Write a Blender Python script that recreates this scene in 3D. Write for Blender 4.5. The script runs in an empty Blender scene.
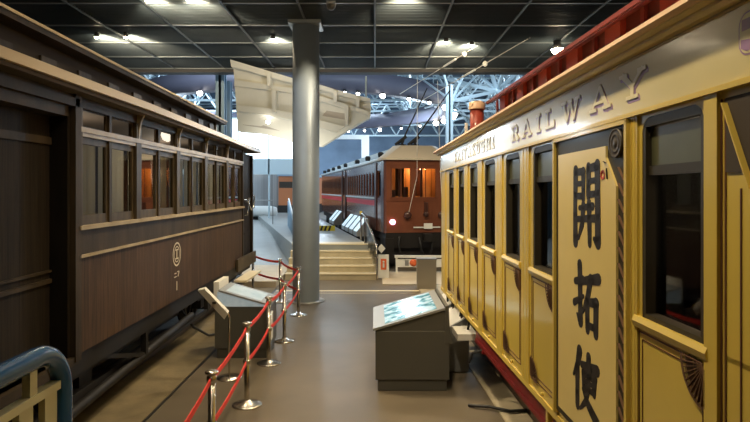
import bpy, bmesh, math, random
from mathutils import Vector, Matrix
R = random.Random(7)
SC = bpy.context.scene
COL = SC.collection
PI = math.pi

# ------------------------------------------------------------------ materials
def mat(name, col, rough=.5, metal=0, coat=0, spec=.5, noise=0, nscale=8, bump=0, bscale=30,
        col2=None, stretch=None, emit=None, estr=0, planks=None):
    m = bpy.data.materials.new(name); m.use_nodes = True
    nt = m.node_tree; N = nt.nodes; L = nt.links
    b = N['Principled BSDF']
    c = (*col, 1)
    b.inputs['Base Color'].default_value = c
    b.inputs['Roughness'].default_value = rough
    b.inputs['Metallic'].default_value = metal
    b.inputs['Coat Weight'].default_value = coat
    b.inputs['Coat Roughness'].default_value = .12
    b.inputs['Specular IOR Level'].default_value = spec
    if emit:
        b.inputs['Emission Color'].default_value = (*emit, 1)
        b.inputs['Emission Strength'].default_value = estr
    tc = N.new('ShaderNodeTexCoord'); mp = N.new('ShaderNodeMapping')
    L.new(tc.outputs['Object'], mp.inputs['Vector'])
    if stretch: mp.inputs['Scale'].default_value = stretch
    src = None
    if noise or col2:
        n = N.new('ShaderNodeTexNoise'); n.inputs['Scale'].default_value = nscale
        n.inputs['Detail'].default_value = 6
        L.new(mp.outputs[0], n.inputs['Vector'])
        rp = N.new('ShaderNodeValToRGB')
        c2 = col2 if col2 else tuple(x*(1-noise) for x in col)
        rp.color_ramp.elements[0].color = (*c2, 1); rp.color_ramp.elements[0].position = .33
        rp.color_ramp.elements[1].color = c; rp.color_ramp.elements[1].position = .67
        L.new(n.outputs['Fac'], rp.inputs['Fac']); src = rp.outputs['Color']
    if planks:                       # (axis, width, gap darkness)
        sp = N.new('ShaderNodeSeparateXYZ'); L.new(tc.outputs['Object'], sp.inputs[0])
        d = N.new('ShaderNodeMath'); d.operation = 'DIVIDE'; d.inputs[1].default_value = planks[1]
        L.new(sp.outputs[planks[0]], d.inputs[0])
        f = N.new('ShaderNodeMath'); f.operation = 'FRACT'; L.new(d.outputs[0], f.inputs[0])
        g = N.new('ShaderNodeMath'); g.operation = 'GREATER_THAN'; g.inputs[1].default_value = .07
        L.new(f.outputs[0], g.inputs[0])
        fl = N.new('ShaderNodeMath'); fl.operation = 'FLOOR'; L.new(d.outputs[0], fl.inputs[0])
        wn = N.new('ShaderNodeTexWhiteNoise'); wn.noise_dimensions = '1D'; L.new(fl.outputs[0], wn.inputs['W'])
        mr = N.new('ShaderNodeMapRange'); mr.inputs[3].default_value = .72; mr.inputs[4].default_value = 1.1
        L.new(wn.outputs['Value'], mr.inputs[0])
        mm = N.new('ShaderNodeMath'); mm.operation = 'MULTIPLY'; L.new(mr.outputs[0], mm.inputs[0])
        g2 = N.new('ShaderNodeMapRange'); g2.inputs[3].default_value = planks[2]; g2.inputs[4].default_value = 1
        L.new(g.outputs[0], g2.inputs[0]); L.new(g2.outputs[0], mm.inputs[1])
        mx = N.new('ShaderNodeMix'); mx.data_type = 'RGBA'; mx.blend_type = 'MULTIPLY'; mx.inputs[0].default_value = 1
        if src: L.new(src, mx.inputs[6])
        else: mx.inputs[6].default_value = c
        L.new(mm.outputs[0], mx.inputs[7]); src = mx.outputs[2]
    if src: L.new(src, b.inputs['Base Color'])
    if bump:
        n2 = N.new('ShaderNodeTexNoise'); n2.inputs['Scale'].default_value = bscale; n2.inputs['Detail'].default_value = 5
        L.new(mp.outputs[0], n2.inputs['Vector'])
        bp = N.new('ShaderNodeBump'); bp.inputs['Strength'].default_value = bump; bp.inputs['Distance'].default_value = .02
        L.new(n2.outputs['Fac'], bp.inputs['Height']); L.new(bp.outputs[0], b.inputs['Normal'])
    return m

def glass(name, tint=(.9,.95,1), rough=.02, ior=1.5, extra=0.0):
    m = bpy.data.materials.new(name); m.use_nodes = True
    nt = m.node_tree; N = nt.nodes; L = nt.links; N.remove(N['Principled BSDF'])
    out = N['Material Output']
    t = N.new('ShaderNodeBsdfTransparent'); t.inputs[0].default_value = (*tint, 1)
    g = N.new('ShaderNodeBsdfGlossy'); g.inputs['Roughness'].default_value = rough
    f = N.new('ShaderNodeFresnel'); f.inputs[0].default_value = ior
    a = N.new('ShaderNodeMath'); a.operation = 'ADD'; a.inputs[1].default_value = extra; a.use_clamp = True
    L.new(f.outputs[0], a.inputs[0])
    mx = N.new('ShaderNodeMixShader'); L.new(a.outputs[0], mx.inputs[0]); L.new(t.outputs[0], mx.inputs[1]); L.new(g.outputs[0], mx.inputs[2])
    L.new(mx.outputs[0], out.inputs[0])
    return m

M = {}
M['floor'] = mat('floor_gray', (.155,.128,.090), .42, spec=.35, noise=.22, nscale=1.3, bump=.05, bscale=60)
M['kerb'] = mat('track_concrete', (.20,.155,.08), .8, noise=.35, nscale=3, bump=.2)
M['kerb2'] = mat('track_concrete_pale', (.52,.45,.31), .75, noise=.25, nscale=4, bump=.1)
M['rail'] = mat('rail_steel', (.16,.13,.11), .45, .8)
M['stairs'] = mat('stair_beige', (.56,.49,.33), .6, noise=.15, nscale=5)
M['nosing'] = mat('stair_nosing', (.78,.68,.46), .5)
M['platform'] = mat('platform_gray', (.30,.32,.31), .38, noise=.12, nscale=2)
M['landing'] = mat('landing_beige', (.62,.53,.38), .55, noise=.12, nscale=3)
M['pillar'] = mat('pillar_paint', (.27,.32,.37), .5, .25, noise=.06, nscale=4)
M['steelblue'] = mat('steel_blue', (.25,.38,.50), .5, .2)
M['trusscol'] = mat('truss_paint', (.50,.62,.68), .5, .1)
M['hallroof'] = mat('hall_roof', (.10,.16,.24), .8, planks=(0,.9,.3))
M['hallwall'] = mat('hall_wall', (.17,.25,.36), .7, noise=.3, nscale=.4)
M['lowwall'] = mat('low_wall', (.07,.06,.055), .8)
M['slat'] = mat('ceiling_slat', (.085,.115,.14), .5, .1)
M['backing'] = mat('ceiling_backing', (.008,.01,.012), .9)
M['tbar'] = mat('ceiling_bar', (.30,.34,.36), .4, .5)
M['beam'] = mat('ceiling_beam', (.05,.05,.055), .6)
M['ring'] = mat('gallery_paint', (.105,.105,.145), .55)
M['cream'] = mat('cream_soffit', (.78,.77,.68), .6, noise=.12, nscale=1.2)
M['cream2'] = mat('cream_shade', (.46,.42,.36), .7)
M['bulb'] = mat('bulb_warm', (1,.9,.7), emit=(1,.80,.52), estr=40)
M['bulbcool'] = mat('bulb_white', (1,.97,.9), emit=(1,.94,.82), estr=14)
M['lampbody'] = mat('lamp_housing', (.03,.03,.03), .4, .4)
M['wallglow'] = mat('lit_wall_glow', (.8,.9,1), emit=(.80,.93,1), estr=3.2)
M['white'] = mat('white_paint', (.78,.80,.78), .5)
M['chrome'] = mat('brushed_steel', (.62,.58,.52), .22, 1)
M['belt'] = mat('red_belt', (.85,.05,.035), .6)
M['kiosk'] = mat('kiosk_gray', (.105,.105,.095), .42, .3)
M['kioskedge'] = mat('kiosk_panel', (.30,.31,.31), .4, .3)
M['paper'] = mat('white_board', (.80,.79,.74), .5)
M['black'] = mat('black_iron', (.010,.008,.007), .6, .1, noise=.3)
M['rubber'] = mat('black_rubber', (.012,.012,.012), .5)
M['railblue'] = mat('handrail_blue', (.025,.13,.36), .22, .2, coat=.6)
M['railcream'] = mat('railing_cream', (.74,.70,.48), .45)
# left carriage
M['wood'] = mat('old_varnish_wood', (.062,.043,.024), .55, coat=0, spec=.3, col2=(.027,.019,.011), nscale=5, stretch=(1,.8,.25), bump=.1)
M['plank'] = mat('old_plank_siding', (.10,.054,.026), .6, coat=0, spec=.3, col2=(.045,.025,.013), nscale=7, stretch=(1,6,.35), planks=(1,.085,.45), bump=.08)
M['plankdark'] = mat('old_plank_door', (.030,.021,.013), .65, spec=.25, col2=(.014,.010,.007), nscale=7, stretch=(1,6,.3), planks=(1,.16,.4), bump=.12)
M['woodlite'] = mat('worn_wood_trim', (.46,.38,.25), .42, col2=(.32,.24,.13), nscale=8, stretch=(1,.5,1))
M['sash'] = mat('sash_wood', (.095,.07,.037), .5, spec=.35, col2=(.048,.034,.019), nscale=9, stretch=(1,1,.3))
M['roofbrown'] = mat('roof_canvas_brown', (.09,.07,.055), .8)
M['fascia'] = mat('roof_fascia', (.70,.58,.37), .4, col2=(.60,.48,.29), nscale=3, stretch=(1,.2,1))
M['interior'] = mat('dark_interior', (.05,.038,.028), .8)
M['curtain'] = mat('dull_curtain', (.42,.40,.34), .8, planks=(1,.07,.55))
M['markwhite'] = mat('marking_paint', (.62,.55,.42), .6)
M['glass'] = glass('window_glass', (.86,.88,.86), .03, 1.38, .02)
M['glassclr'] = glass('clear_glass', (.95,.98,1), .03, 1.45)
def curtain():
    m = bpy.data.materials.new('dull_curtain'); m.use_nodes = True; N = m.node_tree.nodes; L = m.node_tree.links
    N.remove(N['Principled BSDF']); d = N.new('ShaderNodeBsdfDiffuse'); t = N.new('ShaderNodeBsdfTranslucent'); x = N.new('ShaderNodeMixShader')
    for q in (d, t): q.inputs[0].default_value = (.46,.43,.34,1)
    x.inputs[0].default_value = .5; L.new(d.outputs[0], x.inputs[1]); L.new(t.outputs[0], x.inputs[2]); L.new(x.outputs[0], N['Material Output'].inputs[0]); return m
M['curtain'] = curtain()
# yellow carriage
M['yellow'] = mat('yellow_enamel', (.64,.48,.085), .28, coat=.6, noise=.07, nscale=2.5)
M['yellowlite'] = mat('yellow_trim', (.62,.46,.09), .42, coat=.15)
M['panelcream'] = mat('sign_cream', (.76,.60,.21), .38, coat=.25, noise=.06, nscale=3)
M['letterboard'] = mat('letterboard_cream', (.66,.58,.30), .26, coat=.6, noise=.08, nscale=2)
M['gutter'] = mat('gutter_cream', (.74,.62,.36), .35, coat=.3)
M['roofpink'] = mat('roof_edge_pink', (.80,.56,.38), .45)
M['redroof'] = mat('clerestory_red', (.20,.035,.03), .45, coat=.2)
M['redlit'] = mat('clerestory_red_panel', (.34,.055,.035), .45, coat=.2)  # lit copy of the clerestory red, light put into the colour
M['goldwood'] = mat('dark_window_frame', (.030,.024,.013), .5, coat=.05)
M['blind'] = mat('green_gray_blind', (.085,.088,.045), .35, coat=.4, noise=.15, nscale=6)
M['brownline'] = mat('brown_lining', (.10,.035,.018), .5)
M['lace'] = mat('brown_lacework', (.13,.065,.03), .6)
M['ink'] = mat('black_ink', (.018,.014,.012), .55)
M['seal'] = mat('red_seal', (.42,.05,.03), .6)
M['purple'] = mat('purple_shading', (.33,.20,.38), .4, coat=.3)
M['purplepale'] = mat('glare_purple', (.52,.44,.40), .3, coat=.5)  # pale purple: glare over the far letters put into the colour
M['letterface'] = mat('lavender_letter', (.68,.61,.36), .35, coat=.4)
M['maroon'] = mat('maroon_frame', (.26,.018,.018), .5, noise=.3)
M['cloth'] = mat('white_cloth', (.75,.75,.70), .8, bump=.4, bscale=20)
M['wooddeep'] = mat('red_brown_wood', (.13,.045,.022), .4)
# brown electric railcar
M['rail_red'] = mat('railcar_maroon', (.18,.066,.038), .2, coat=.8, noise=.12, nscale=3)
M['rail_dark'] = mat('railcar_dark_post', (.055,.02,.015), .35, coat=.3)
M['rail_roof'] = mat('railcar_roof', (.52,.47,.38), .6)
M['rail_roof2'] = mat('railcar_roof_side', (.50,.56,.58), .6)  # bluish copy of the roof paint, cool light put into the colour
M['stripe'] = mat('railcar_red_stripe', (.60,.03,.05), .35)
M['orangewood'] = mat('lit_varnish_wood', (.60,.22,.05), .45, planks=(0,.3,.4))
M['tail'] = mat('tail_lamp', (1,.6,.75), emit=(1,.45,.62), estr=6)
M['warn'] = mat('yellow_warning', (.80,.62,.03), .5)
M['orange'] = mat('orange_paint', (.80,.16,.05), .5)
M['screen'] = mat('screen_cyan', (.05,.2,.2), .3, emit=(.45,.85,.80), estr=.8)
def screenmat():
    m = bpy.data.materials.new('screen_picture'); m.use_nodes = True
    N = m.node_tree.nodes; L = m.node_tree.links; b = N['Principled BSDF']
    tc = N.new('ShaderNodeTexCoord'); n = N.new('ShaderNodeTexNoise'); n.inputs['Scale'].default_value = 7; n.inputs['Detail'].default_value = 8
    L.new(tc.outputs['Object'], n.inputs['Vector'])
    r = N.new('ShaderNodeValToRGB'); e = r.color_ramp.elements
    e[0].position = .42; e[0].color = (.06,.30,.30,1); e[1].position = .56; e[1].color = (.85,1,.95,1)
    k = e.new(.49); k.color = (.35,.75,.72,1)
    L.new(n.outputs['Fac'], r.inputs[0]); L.new(r.outputs[0], b.inputs['Emission Color'])
    b.inputs['Emission Strength'].default_value = .72; b.inputs['Base Color'].default_value = (.02,.03,.03,1)
    b.inputs['Roughness'].default_value = .2
    return m
M['screen'] = screenmat()

# ------------------------------------------------------------------ geometry
class MB:
    def __init__(s): s.v = []; s.f = []; s.sm = []
    def add(s, vs, fs, smooth=False):
        o = len(s.v); s.v += [tuple(p) for p in vs]
        for f in fs: s.f.append([i+o for i in f]); s.sm.append(smooth)
        return s
    def box(s, x0, x1, y0, y1, z0, z1):
        x0, x1 = sorted((x0,x1)); y0, y1 = sorted((y0,y1)); z0, z1 = sorted((z0,z1))
        return s.add([(x0,y0,z0),(x1,y0,z0),(x1,y1,z0),(x0,y1,z0),(x0,y0,z1),(x1,y0,z1),(x1,y1,z1),(x0,y1,z1)],
              [(0,3,2,1),(4,5,6,7),(0,1,5,4),(1,2,6,5),(2,3,7,6),(3,0,4,7)])
    def bar(s, a, b, w, h=None, up=(0,0,1)):
        a = Vector(a); b = Vector(b); h = h or w; d = (b-a).normalized(); u = Vector(up)
        if abs(d.dot(u)) > .98: u = Vector((1,0,0))
        r = d.cross(u).normalized()*w/2; t = r.cross(d).normalized()*h/2
        vs = [a-r-t, a+r-t, a+r+t, a-r+t, b-r-t, b+r-t, b+r+t, b-r+t]
        return s.add(vs, [(0,1,2,3),(7,6,5,4),(0,4,5,1),(1,5,6,2),(2,6,7,3),(3,7,4,0)])
    def tube(s, pts, r, n=10, cap=True):
        pts = [Vector(p) for p in pts]; rs = r if isinstance(r, (list,tuple)) else [r]*len(pts)
        prev = None; vs = []; k = len(pts)
        for i, p in enumerate(pts):
            d = (pts[min(i+1,k-1)] - pts[max(i-1,0)]).normalized()
            if prev is None:
                u = Vector((0,0,1)) if abs(d.z) < .9 else Vector((1,0,0))
                a = d.cross(u).normalized()
            else:
                a = (prev - d*prev.dot(d)).normalized()
            prev = a; b = d.cross(a)
            for j in range(n):
                t = 2*PI*j/n; vs.append(p + (a*math.cos(t)+b*math.sin(t))*rs[i])
        fs = [(i*n+j, i*n+(j+1)%n, (i+1)*n+(j+1)%n, (i+1)*n+j) for i in range(k-1) for j in range(n)]
        s.add(vs, fs, True)
        if cap:
            s.add(vs[:n], [tuple(range(n))[::-1]]); s.add(vs[-n:], [tuple(range(n))])
        return s
    def lathe(s, prof, c=(0,0,0), n=28, axis='z'):
        vs = []
        for r, h in prof:
            for j in range(n):
                t = 2*PI*j/n; x, y = r*math.cos(t), r*math.sin(t)
                p = {'z': (x,y,h), 'x': (h,x,y), 'y': (x,h,y)}[axis]
                vs.append((p[0]+c[0], p[1]+c[1], p[2]+c[2]))
        fs = [(i*n+j, i*n+(j+1)%n, (i+1)*n+(j+1)%n, (i+1)*n+j) for i in range(len(prof)-1) for j in range(n)]
        return s.add(vs, fs, True)
    def prism(s, poly, a, b, axis='x', smooth=False):
        # poly of 2D points; axis x -> (a|b, p0, p1); y -> (p0, a|b, p1); z -> (p0,p1,a|b)
        def P(p, h): return {'x': (h,p[0],p[1]), 'y': (p[0],h,p[1]), 'z': (p[0],p[1],h)}[axis]
        n = len(poly); vs = [P(p,a) for p in poly]+[P(p,b) for p in poly]
        s.add(vs, [tuple(range(n)), tuple(range(2*n-1,n-1,-1))])
        return s.add(vs, [(i,(i+1)%n,n+(i+1)%n,n+i) for i in range(n)], smooth)
    def ribbon(s, pts, h, t=.004):
        # vertical belt along pts (centre line), height h, thickness t
        pts = [Vector(p) for p in pts]
        for a, b in zip(pts, pts[1:]): s.bar(a, b, t, h)
        return s
    def build(s, name, m, parent=None, smooth_all=None, bevel=0):
        me = bpy.data.meshes.new(name); me.from_pydata(s.v, [], s.f)
        for p, q in zip(me.polygons, s.sm): p.use_smooth = q
        bm = bmesh.new(); bm.from_mesh(me); bmesh.ops.recalc_face_normals(bm, faces=bm.faces); bm.to_mesh(me); bm.free()
        me.materials.append(m)
        o = bpy.data.objects.new(name, me); COL.objects.link(o)
        if parent: o.parent = parent
        if bevel:
            md = o.modifiers.new('bevel', 'BEVEL'); md.width = bevel; md.segments = 2; md.limit_method = 'ANGLE'
        return o
def thing(name, label, cat, loc=(0,0,0), rz=0, group=None):
    o = bpy.data.objects.new(name, None); COL.objects.link(o); o.location = loc; o.rotation_euler = (0,0,rz)
    o['label'] = label; o['category'] = cat
    if group: o['group'] = group
    return o
def tag(o, label, cat, group=None):
    o['label'] = label; o['category'] = cat
    if group: o['group'] = group
    return o
def struct(o): o['kind'] = 'structure'; return o
def copy_tree(o, parent=None):
    c = o.copy(); COL.objects.link(c)
    if parent: c.parent = parent
    for ch in list(o.children): copy_tree(ch, c)
    return c
def light(kind, loc, e, col, size=.1, rot=None, spot=None, blend=.6):
    l = bpy.data.lights.new(kind.lower()+'_light', kind); l.energy = e; l.color = col
    if kind == 'AREA': l.size = size
    else: l.shadow_soft_size = size
    if spot: l.spot_size = spot; l.spot_blend = blend
    o = bpy.data.objects.new('light', l); COL.objects.link(o); o.location = loc
    if rot: o.rotation_euler = rot
    return o
def aim(o, tgt):
    o.rotation_euler = (Vector(tgt)-o.location).to_track_quat('-Z','Y').to_euler()
def arc(cx, cy, r, a0, a1, n=8):
    return [(cx+r*math.cos(math.radians(a0+(a1-a0)*i/n)), cy+r*math.sin(math.radians(a0+(a1-a0)*i/n))) for i in range(n+1)]

def lerp(a,b,t): return a+(b-a)*t
# ------------------------------------------------------------------ camera
cam = bpy.data.cameras.new('camera'); co = bpy.data.objects.new('camera', cam); COL.objects.link(co)
cam.sensor_width = 36; cam.lens = 590/750*36; cam.shift_y = -21/750
co.location = (0,0,2.5); co.rotation_euler = (PI/2,0,0); cam.clip_start = .05; cam.clip_end = 300
SC.camera = co

# ------------------------------------------------------------------ the hall shell
CEIL = 6.27
struct(MB().box(-32,32,-3.2,80,-.3,0).build('floor', M['floor']))
struct(MB().box(-9.2,-9,-3,18.4,0,CEIL+.6).build('wall_left', M['lowwall']))
struct(MB().box(7.5,7.7,-3,18.4,0,CEIL+.6).build('wall_right', M['lowwall']))
struct(MB().box(-9.2,7.7,-3.2,-3,0,CEIL+.6).build('wall_back', M['lowwall']))
c = MB().box(-9.2,7.7,-3.2,18.3,CEIL+.16,CEIL+.26)
cb = struct(c.build('ceiling', M['backing']))
sl = MB()
y = -3.0
while y < 18.2:
    sl.box(-9,7.5,y,y+.008,CEIL+.0,CEIL+.10); y += .11
struct(sl.build('trim_1', M['slat']))
tb = MB()
for i in range(14):
    yy = 18.3-1.6*i; tb.box(-9,7.5,yy-.022,yy+.022,CEIL-.012,CEIL+.03)
struct(tb.build('trim_2', M['tbar']))
tb = MB()
for i in range(-6,5):
    x = 1.55*i
    if -9 < x < 7.5: tb.box(x-.02,x+.02,-3,18.2,CEIL-.016,CEIL+.03)
struct(tb.build('trim_3', mat('ceiling_bar_dark', (.15,.17,.18), .45, .5)))
struct(MB().box(-32,32,18.35,18.75,6.16,7.3).box(-32,-9.2,18.3,18.5,0,6.5).box(7.7,32,18.3,18.5,0,6.5).build('trim_4', M['beam']))
# far turntable hall
struct(MB().box(-32,32,68,68.4,0,19).build('wall_far', M['hallwall']))
struct(MB().box(-32.2,-32,18,68,0,19).build('wall_far_left', M['hallwall']))
struct(MB().box(32,32.2,18,68,0,19).build('wall_far_right', M['hallwall']))
struct(MB().add([(-32,18.5,13.4),(32,18.5,13.4),(32,68,11.2),(-32,68,11.2),(-32,18.5,13.6),(32,18.5,13.6),(32,68,11.4),(-32,68,11.4)],[(0,1,2,3),(7,6,5,4),(0,4,5,1),(1,5,6,2),(2,6,7,3),(3,7,4,0)]).build('ceiling_far', M['hallroof']))
struct(MB().box(-32,32,18.5,18.6,6.5,15.4).build('wall_above', M['hallwall']))

# floor joints
struct(MB().box(-2.45,1.1,14.56,14.68,0,.006).box(-2.45,1.1,14.28,14.30,0,.005).build('trim_5', M['nosing']))
# concrete strips beside the tracks
kl = MB().box(-6.6,-2.5,-2.5,14.9,0,.02); struct(kl.build('trim_6', M['kerb']))
struct(MB().box(-2.5,-2.475,-2.5,14.9,0,.012).build('trim_7', M['rubber']))
a = MB(); a.add([(1.45,5.0,.02),(6.5,5.0,.02),(6.5,16.2,.02),(1.08,15.4,.02),(1.45,5.0,0),(6.5,5.0,0),(6.5,16.2,0),(1.08,15.4,0)],
      [(0,1,2,3),(4,7,6,5),(0,4,5,1),(1,5,6,2),(2,6,7,3),(3,7,4,0)]); struct(a.build('trim_8', M['kerb2']))
struct(MB().box(.2,4.5,15.5,17.9,0,.03).build('trim_9', M['landing']))  # pale slab: light pools on the floor put into its colour
# running rails
rl = MB()
for x in (-3.35,-4.42): rl.box(x-.035,x+.035,-2,14.8,.02,.14)
struct(rl.build('trim_11', M['rail']))
rr = MB().box(.5,.57,-2,12,.02,.14).box(1.57,1.64,-2,12,.02,.14).build('trim_12', M['rail']); rr.location = (1.432,0,0); rr.rotation_euler = (0,0,.0363); struct(rr)

# stairs and platform, ramp
st = MB()
nz = MB()
for i in range(5):
    xr = .05 - .186*(.35*i)
    st.box(-2.5, xr, 16.4+.35*i, 18.3, .175*i, .175*(i+1)) if i < 4 else None
    nz.box(-2.5, xr, 16.4+.35*i-.012, 16.4+.35*i+.05, .175*(i+1)-.03, .175*(i+1)+.004)
s_ = thing('staircase', 'five beige steps rising to the raised platform beside the pillar', 'stairs', (0,0,0))
st.build('steps', M['stairs'], s_); nz.build('nosing', M['nosing'], s_)
pf = MB().prism([(-2.5,17.8),(-.21,17.8),(-5.2,44.6),(-9.2,44.6)], 0, .875, 'z')
struct(pf.build('floor_platform', M['platform']))
struct(MB().prism([(-2.5,17.8),(-.23,17.8),(-.33,18.4),(-2.6,18.4)], .875, .88, 'z').build('trim_10', M['nosing']))
rp = MB()
rp.box(-6,-2.55,15.2,18.5,0,.15)
struct(rp.build('floor_landing', M['landing']))
rp = MB(); rp.add([(-7,18.5,.15),(-2.58,18.5,.15),(-4.1,27,.6),(-11,27,.6),(-9.2,60,.6),(-20,60,.6),(-7,18.5,0),(-2.58,18.5,0),(-4.1,27,0),(-11,27,0),(-9.2,60,0),(-20,60,0)],
   [(0,1,2,3),(3,2,4,5),(1,7,8,2),(0,6,7,1),(2,8,10,4)])
struct(rp.build('floor_ramp', M['platform']))

# pillar
p = thing('round_pillar', 'tall round gray pillar standing in the middle of the floor', 'pillar', (-1.555,13.3,0))
MB().lathe([(.302,0),(.302,6.2),(0,6.2)], n=48).build('shaft', M['pillar'], p)
MB().lathe([(0,.02),(.42,.02),(.42,.0),(0,0)], n=48).build('base_ring', M['kioskedge'], p)
MB().box(-.36,.36,-.36,.36,6.17,6.25).build('collar', M['tbar'], p)

# ------------------------------------------------------------------ left brown carriage
LC = thing('passenger_carriage', 'dark brown wooden passenger carriage with paired sash windows, left of the aisle', 'railway carriage', (-2.89,0,0))
W = 2.5
Y0, Y1, YB = -1.2, 12.87, 5.72   # body ends; near end of window part
posts = [5.72,7.18,8.63,10.05,11.5,12.83]
b = MB()
b.box(0,-.05,YB,Y1,.9,1.83)
b.build('side_panel', M['plank'], LC)
b = MB().box(0,-.05,YB,Y1,1.83,2.11); b.build('waist_panel', M['wood'], LC)
MB().box(.03,-.01,YB,Y1,1.835,1.862).build('beading', M['woodlite'], LC)
MB().box(.045,-.06,YB,Y1,2.11,2.15).build('window_sill', M['woodlite'], LC)
MB().box(0,-.06,YB,Y1,3.31,3.5).build('letterboard', M['wood'], LC)
MB().box(.012,-.06,YB,Y1,3.03,3.07).box(.025,-.06,YB,Y1,3.07,3.12).build('transom_rail', M['woodlite'], LC)
def pane_mb(): return MB()
for i, (ya, yb) in enumerate(zip(posts, posts[1:])):
    MB().box(.02,-.08,ya-.07,ya+.075,2.15,3.31).build('window_post', M['sash'], LC)
    if i > 0:   # carved bracket under the eave
        prof = [(0,3.10),(.022,3.10),(.03,3.22),(.05,3.33),(.10,3.44),(.13,3.46),(.10,3.47),(0,3.47)]
        br = MB().prism([(x,z) for x,z in prof], ya-.018, ya+.018, 'y'); br.build('eave_bracket', M['woodlite'], LC)
    y0, y1 = ya+.075, (yb-.07)
    mid = (y0+y1)/2
    for (s0, s1) in ((y0, mid-.03), (mid+.03, y1)):
        f = MB()
        f.box(-.02,-.055,s0,s1,2.15,2.25).box(-.02,-.055,s0,s1,2.96,3.03).box(-.02,-.055,s0,s0+.045,2.25,2.96).box(-.02,-.055,s1-.045,s1,2.25,2.96)
        fo = f.build('window_sash', M['sash'], LC)
        MB().add([(-.038,s0+.04,2.24),(-.038,s1-.04,2.24),(-.038,s1-.04,2.97),(-.038,s0+.04,2.97)],[(0,1,2,3)]).build('pane', M['glass'], fo)
        f2 = MB().box(-.03,-.05,s0,s1,3.12,3.14).box(-.03,-.05,s0,s1,3.295,3.31).box(-.03,-.05,s0,s0+.03,3.12,3.31).box(-.03,-.05,s1-.03,s1,3.12,3.31)
        fo2 = f2.build('transom_light', M['wood'], LC)
    MB().box(0,-.06,mid-.03,mid+.03,2.15,3.31).build('mullion', M['wood'], LC)
    # curtains drawn back inside
    for (c0, c1) in ((y0-.02,mid-.04),(mid+.0,y1+.02)):
        cu = MB(); nn_ = 12
        cu.v = [(-.14+.018*math.sin(k*1.9), lerp(c0,c1,k/nn_), z_) for k in range(nn_+1) for z_ in (2.16,3.05)]
        cu.f = [[2*k,2*k+2,2*k+3,2*k+1] for k in range(nn_)]; cu.sm = [True]*nn_
        cu.build('curtain', M['curtain'], LC)
MB().box(.02,-.08,Y1-.04,Y1+.03,.9,3.46).build('corner_post', M['wood'], LC)
# near post and recessed door bay
MB().box(.03,-.08,YB-.08,YB+.03,.85,3.46).build('door_post', M['wood'], LC)
MB().box(-.03,-.26,YB-.12,YB-.08,.9,3.4).build('door_jamb', M['plankdark'], LC)
d = MB().box(-.20,-.24,2.2,YB-.12,.9,3.22).build('sliding_door', M['plankdark'], LC)
MB().box(-.18,-.2,2.2,YB-.12,2.93,3.0).box(-.175,-.2,2.2,YB-.12,1.62,1.66).box(-.18,-.2,2.2,YB-.12,1.72,1.745).build('door_rail', M['wood'], d)
MB().box(-.02,-.26,2.2,YB-.12,3.2,3.3).box(.03,-.05,Y0,YB,3.3,3.38).box(0,-.26,Y0,YB,3.38,3.46).build('door_lintel', M['wood'], LC)
MB().box(0,-.05,Y0,2.2,.9,3.4).build('near_side_panel', M['plank'], LC)
MB().box(.02,-.2,2.2,YB,.82,.9).build('door_threshold', M['wood'], LC)
# far side, ends, floor, inner ceiling
MB().box(-W,-W-.05,Y0,Y1,.9,3.46).box(0,-W,Y0,Y0+.05,.9,3.46).box(-.06,-.75,Y1-.05,Y1,.9,3.46).box(-1.6,-W,Y1-.05,Y1,.9,3.46).box(-.75,-1.6,Y1-.05,Y1,2.95,3.46).build('body_shell', M['wood'], LC)
MB().box(-.06,-W,Y0,Y1,.84,.9).box(-.06,-W,Y0,Y1,3.5,3.53).build('inner_lining', M['interior'], LC)
MB().box(-.25,-.7,YB+.2,Y1-.3,.9,1.4).box(-.2,-.26,YB+.2,Y1-.3,1.4,1.9).build('bench_seat', M['interior'], LC)
MB().lathe([(0,3.22),(.07,3.25),(.10,3.32),(.07,3.42),(0,3.44)], (-.22,8.85,0), 14).build('transom_glint', mat('glint_glow',(1,.95,.8),emit=(1,.92,.75),estr=1.0), LC)  # glowing body added to stand in for a lamp's reflection in the transom
# roofs
YR = 14.05
prof = [(.15,3.44),(.15,3.54),(-.5,3.62),(-.5,3.66),(-W+.5,3.66),(-W+.5,3.62),(-W-.15,3.54),(-W-.15,3.44)]
rf = MB()
for a_, b_, dz in ((Y0,YR,0),):
    n = len(prof)
    vs = [(x,Y0,z+.02) for x,z in prof]+[(x,YR,z-.075) for x,z in prof]
    rf.add(vs, [tuple(range(n)), tuple(range(2*n-1,n-1,-1))]+[(i,(i+1)%n,n+(i+1)%n,n+i) for i in range(n)])
rf.build('lower_roof', M['roofbrown'], LC)
fa = MB(); FS = [(Y0,3.46,3.565),(7.2,3.46,3.555),(10.5,3.425,3.51),(YR,3.365,3.44)]
for q_,(y_,a_,b_) in enumerate(FS): fa.v += [(.15,y_,a_),(.185,y_,a_),(.185,y_,b_-.012),(.15,y_,b_)]
for q_ in range(3):
    o_ = 4*q_
    for f_ in ((0,4,5,1),(1,5,6,2),(2,6,7,3),(3,7,4,0)): fa.f.append([o_+w_ for w_ in f_]); fa.sm.append(False)
fa.f += [[0,1,2,3],[15,14,13,12]]; fa.sm += [False,False]
fa.build('roof_fascia', M['fascia'], LC)
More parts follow.
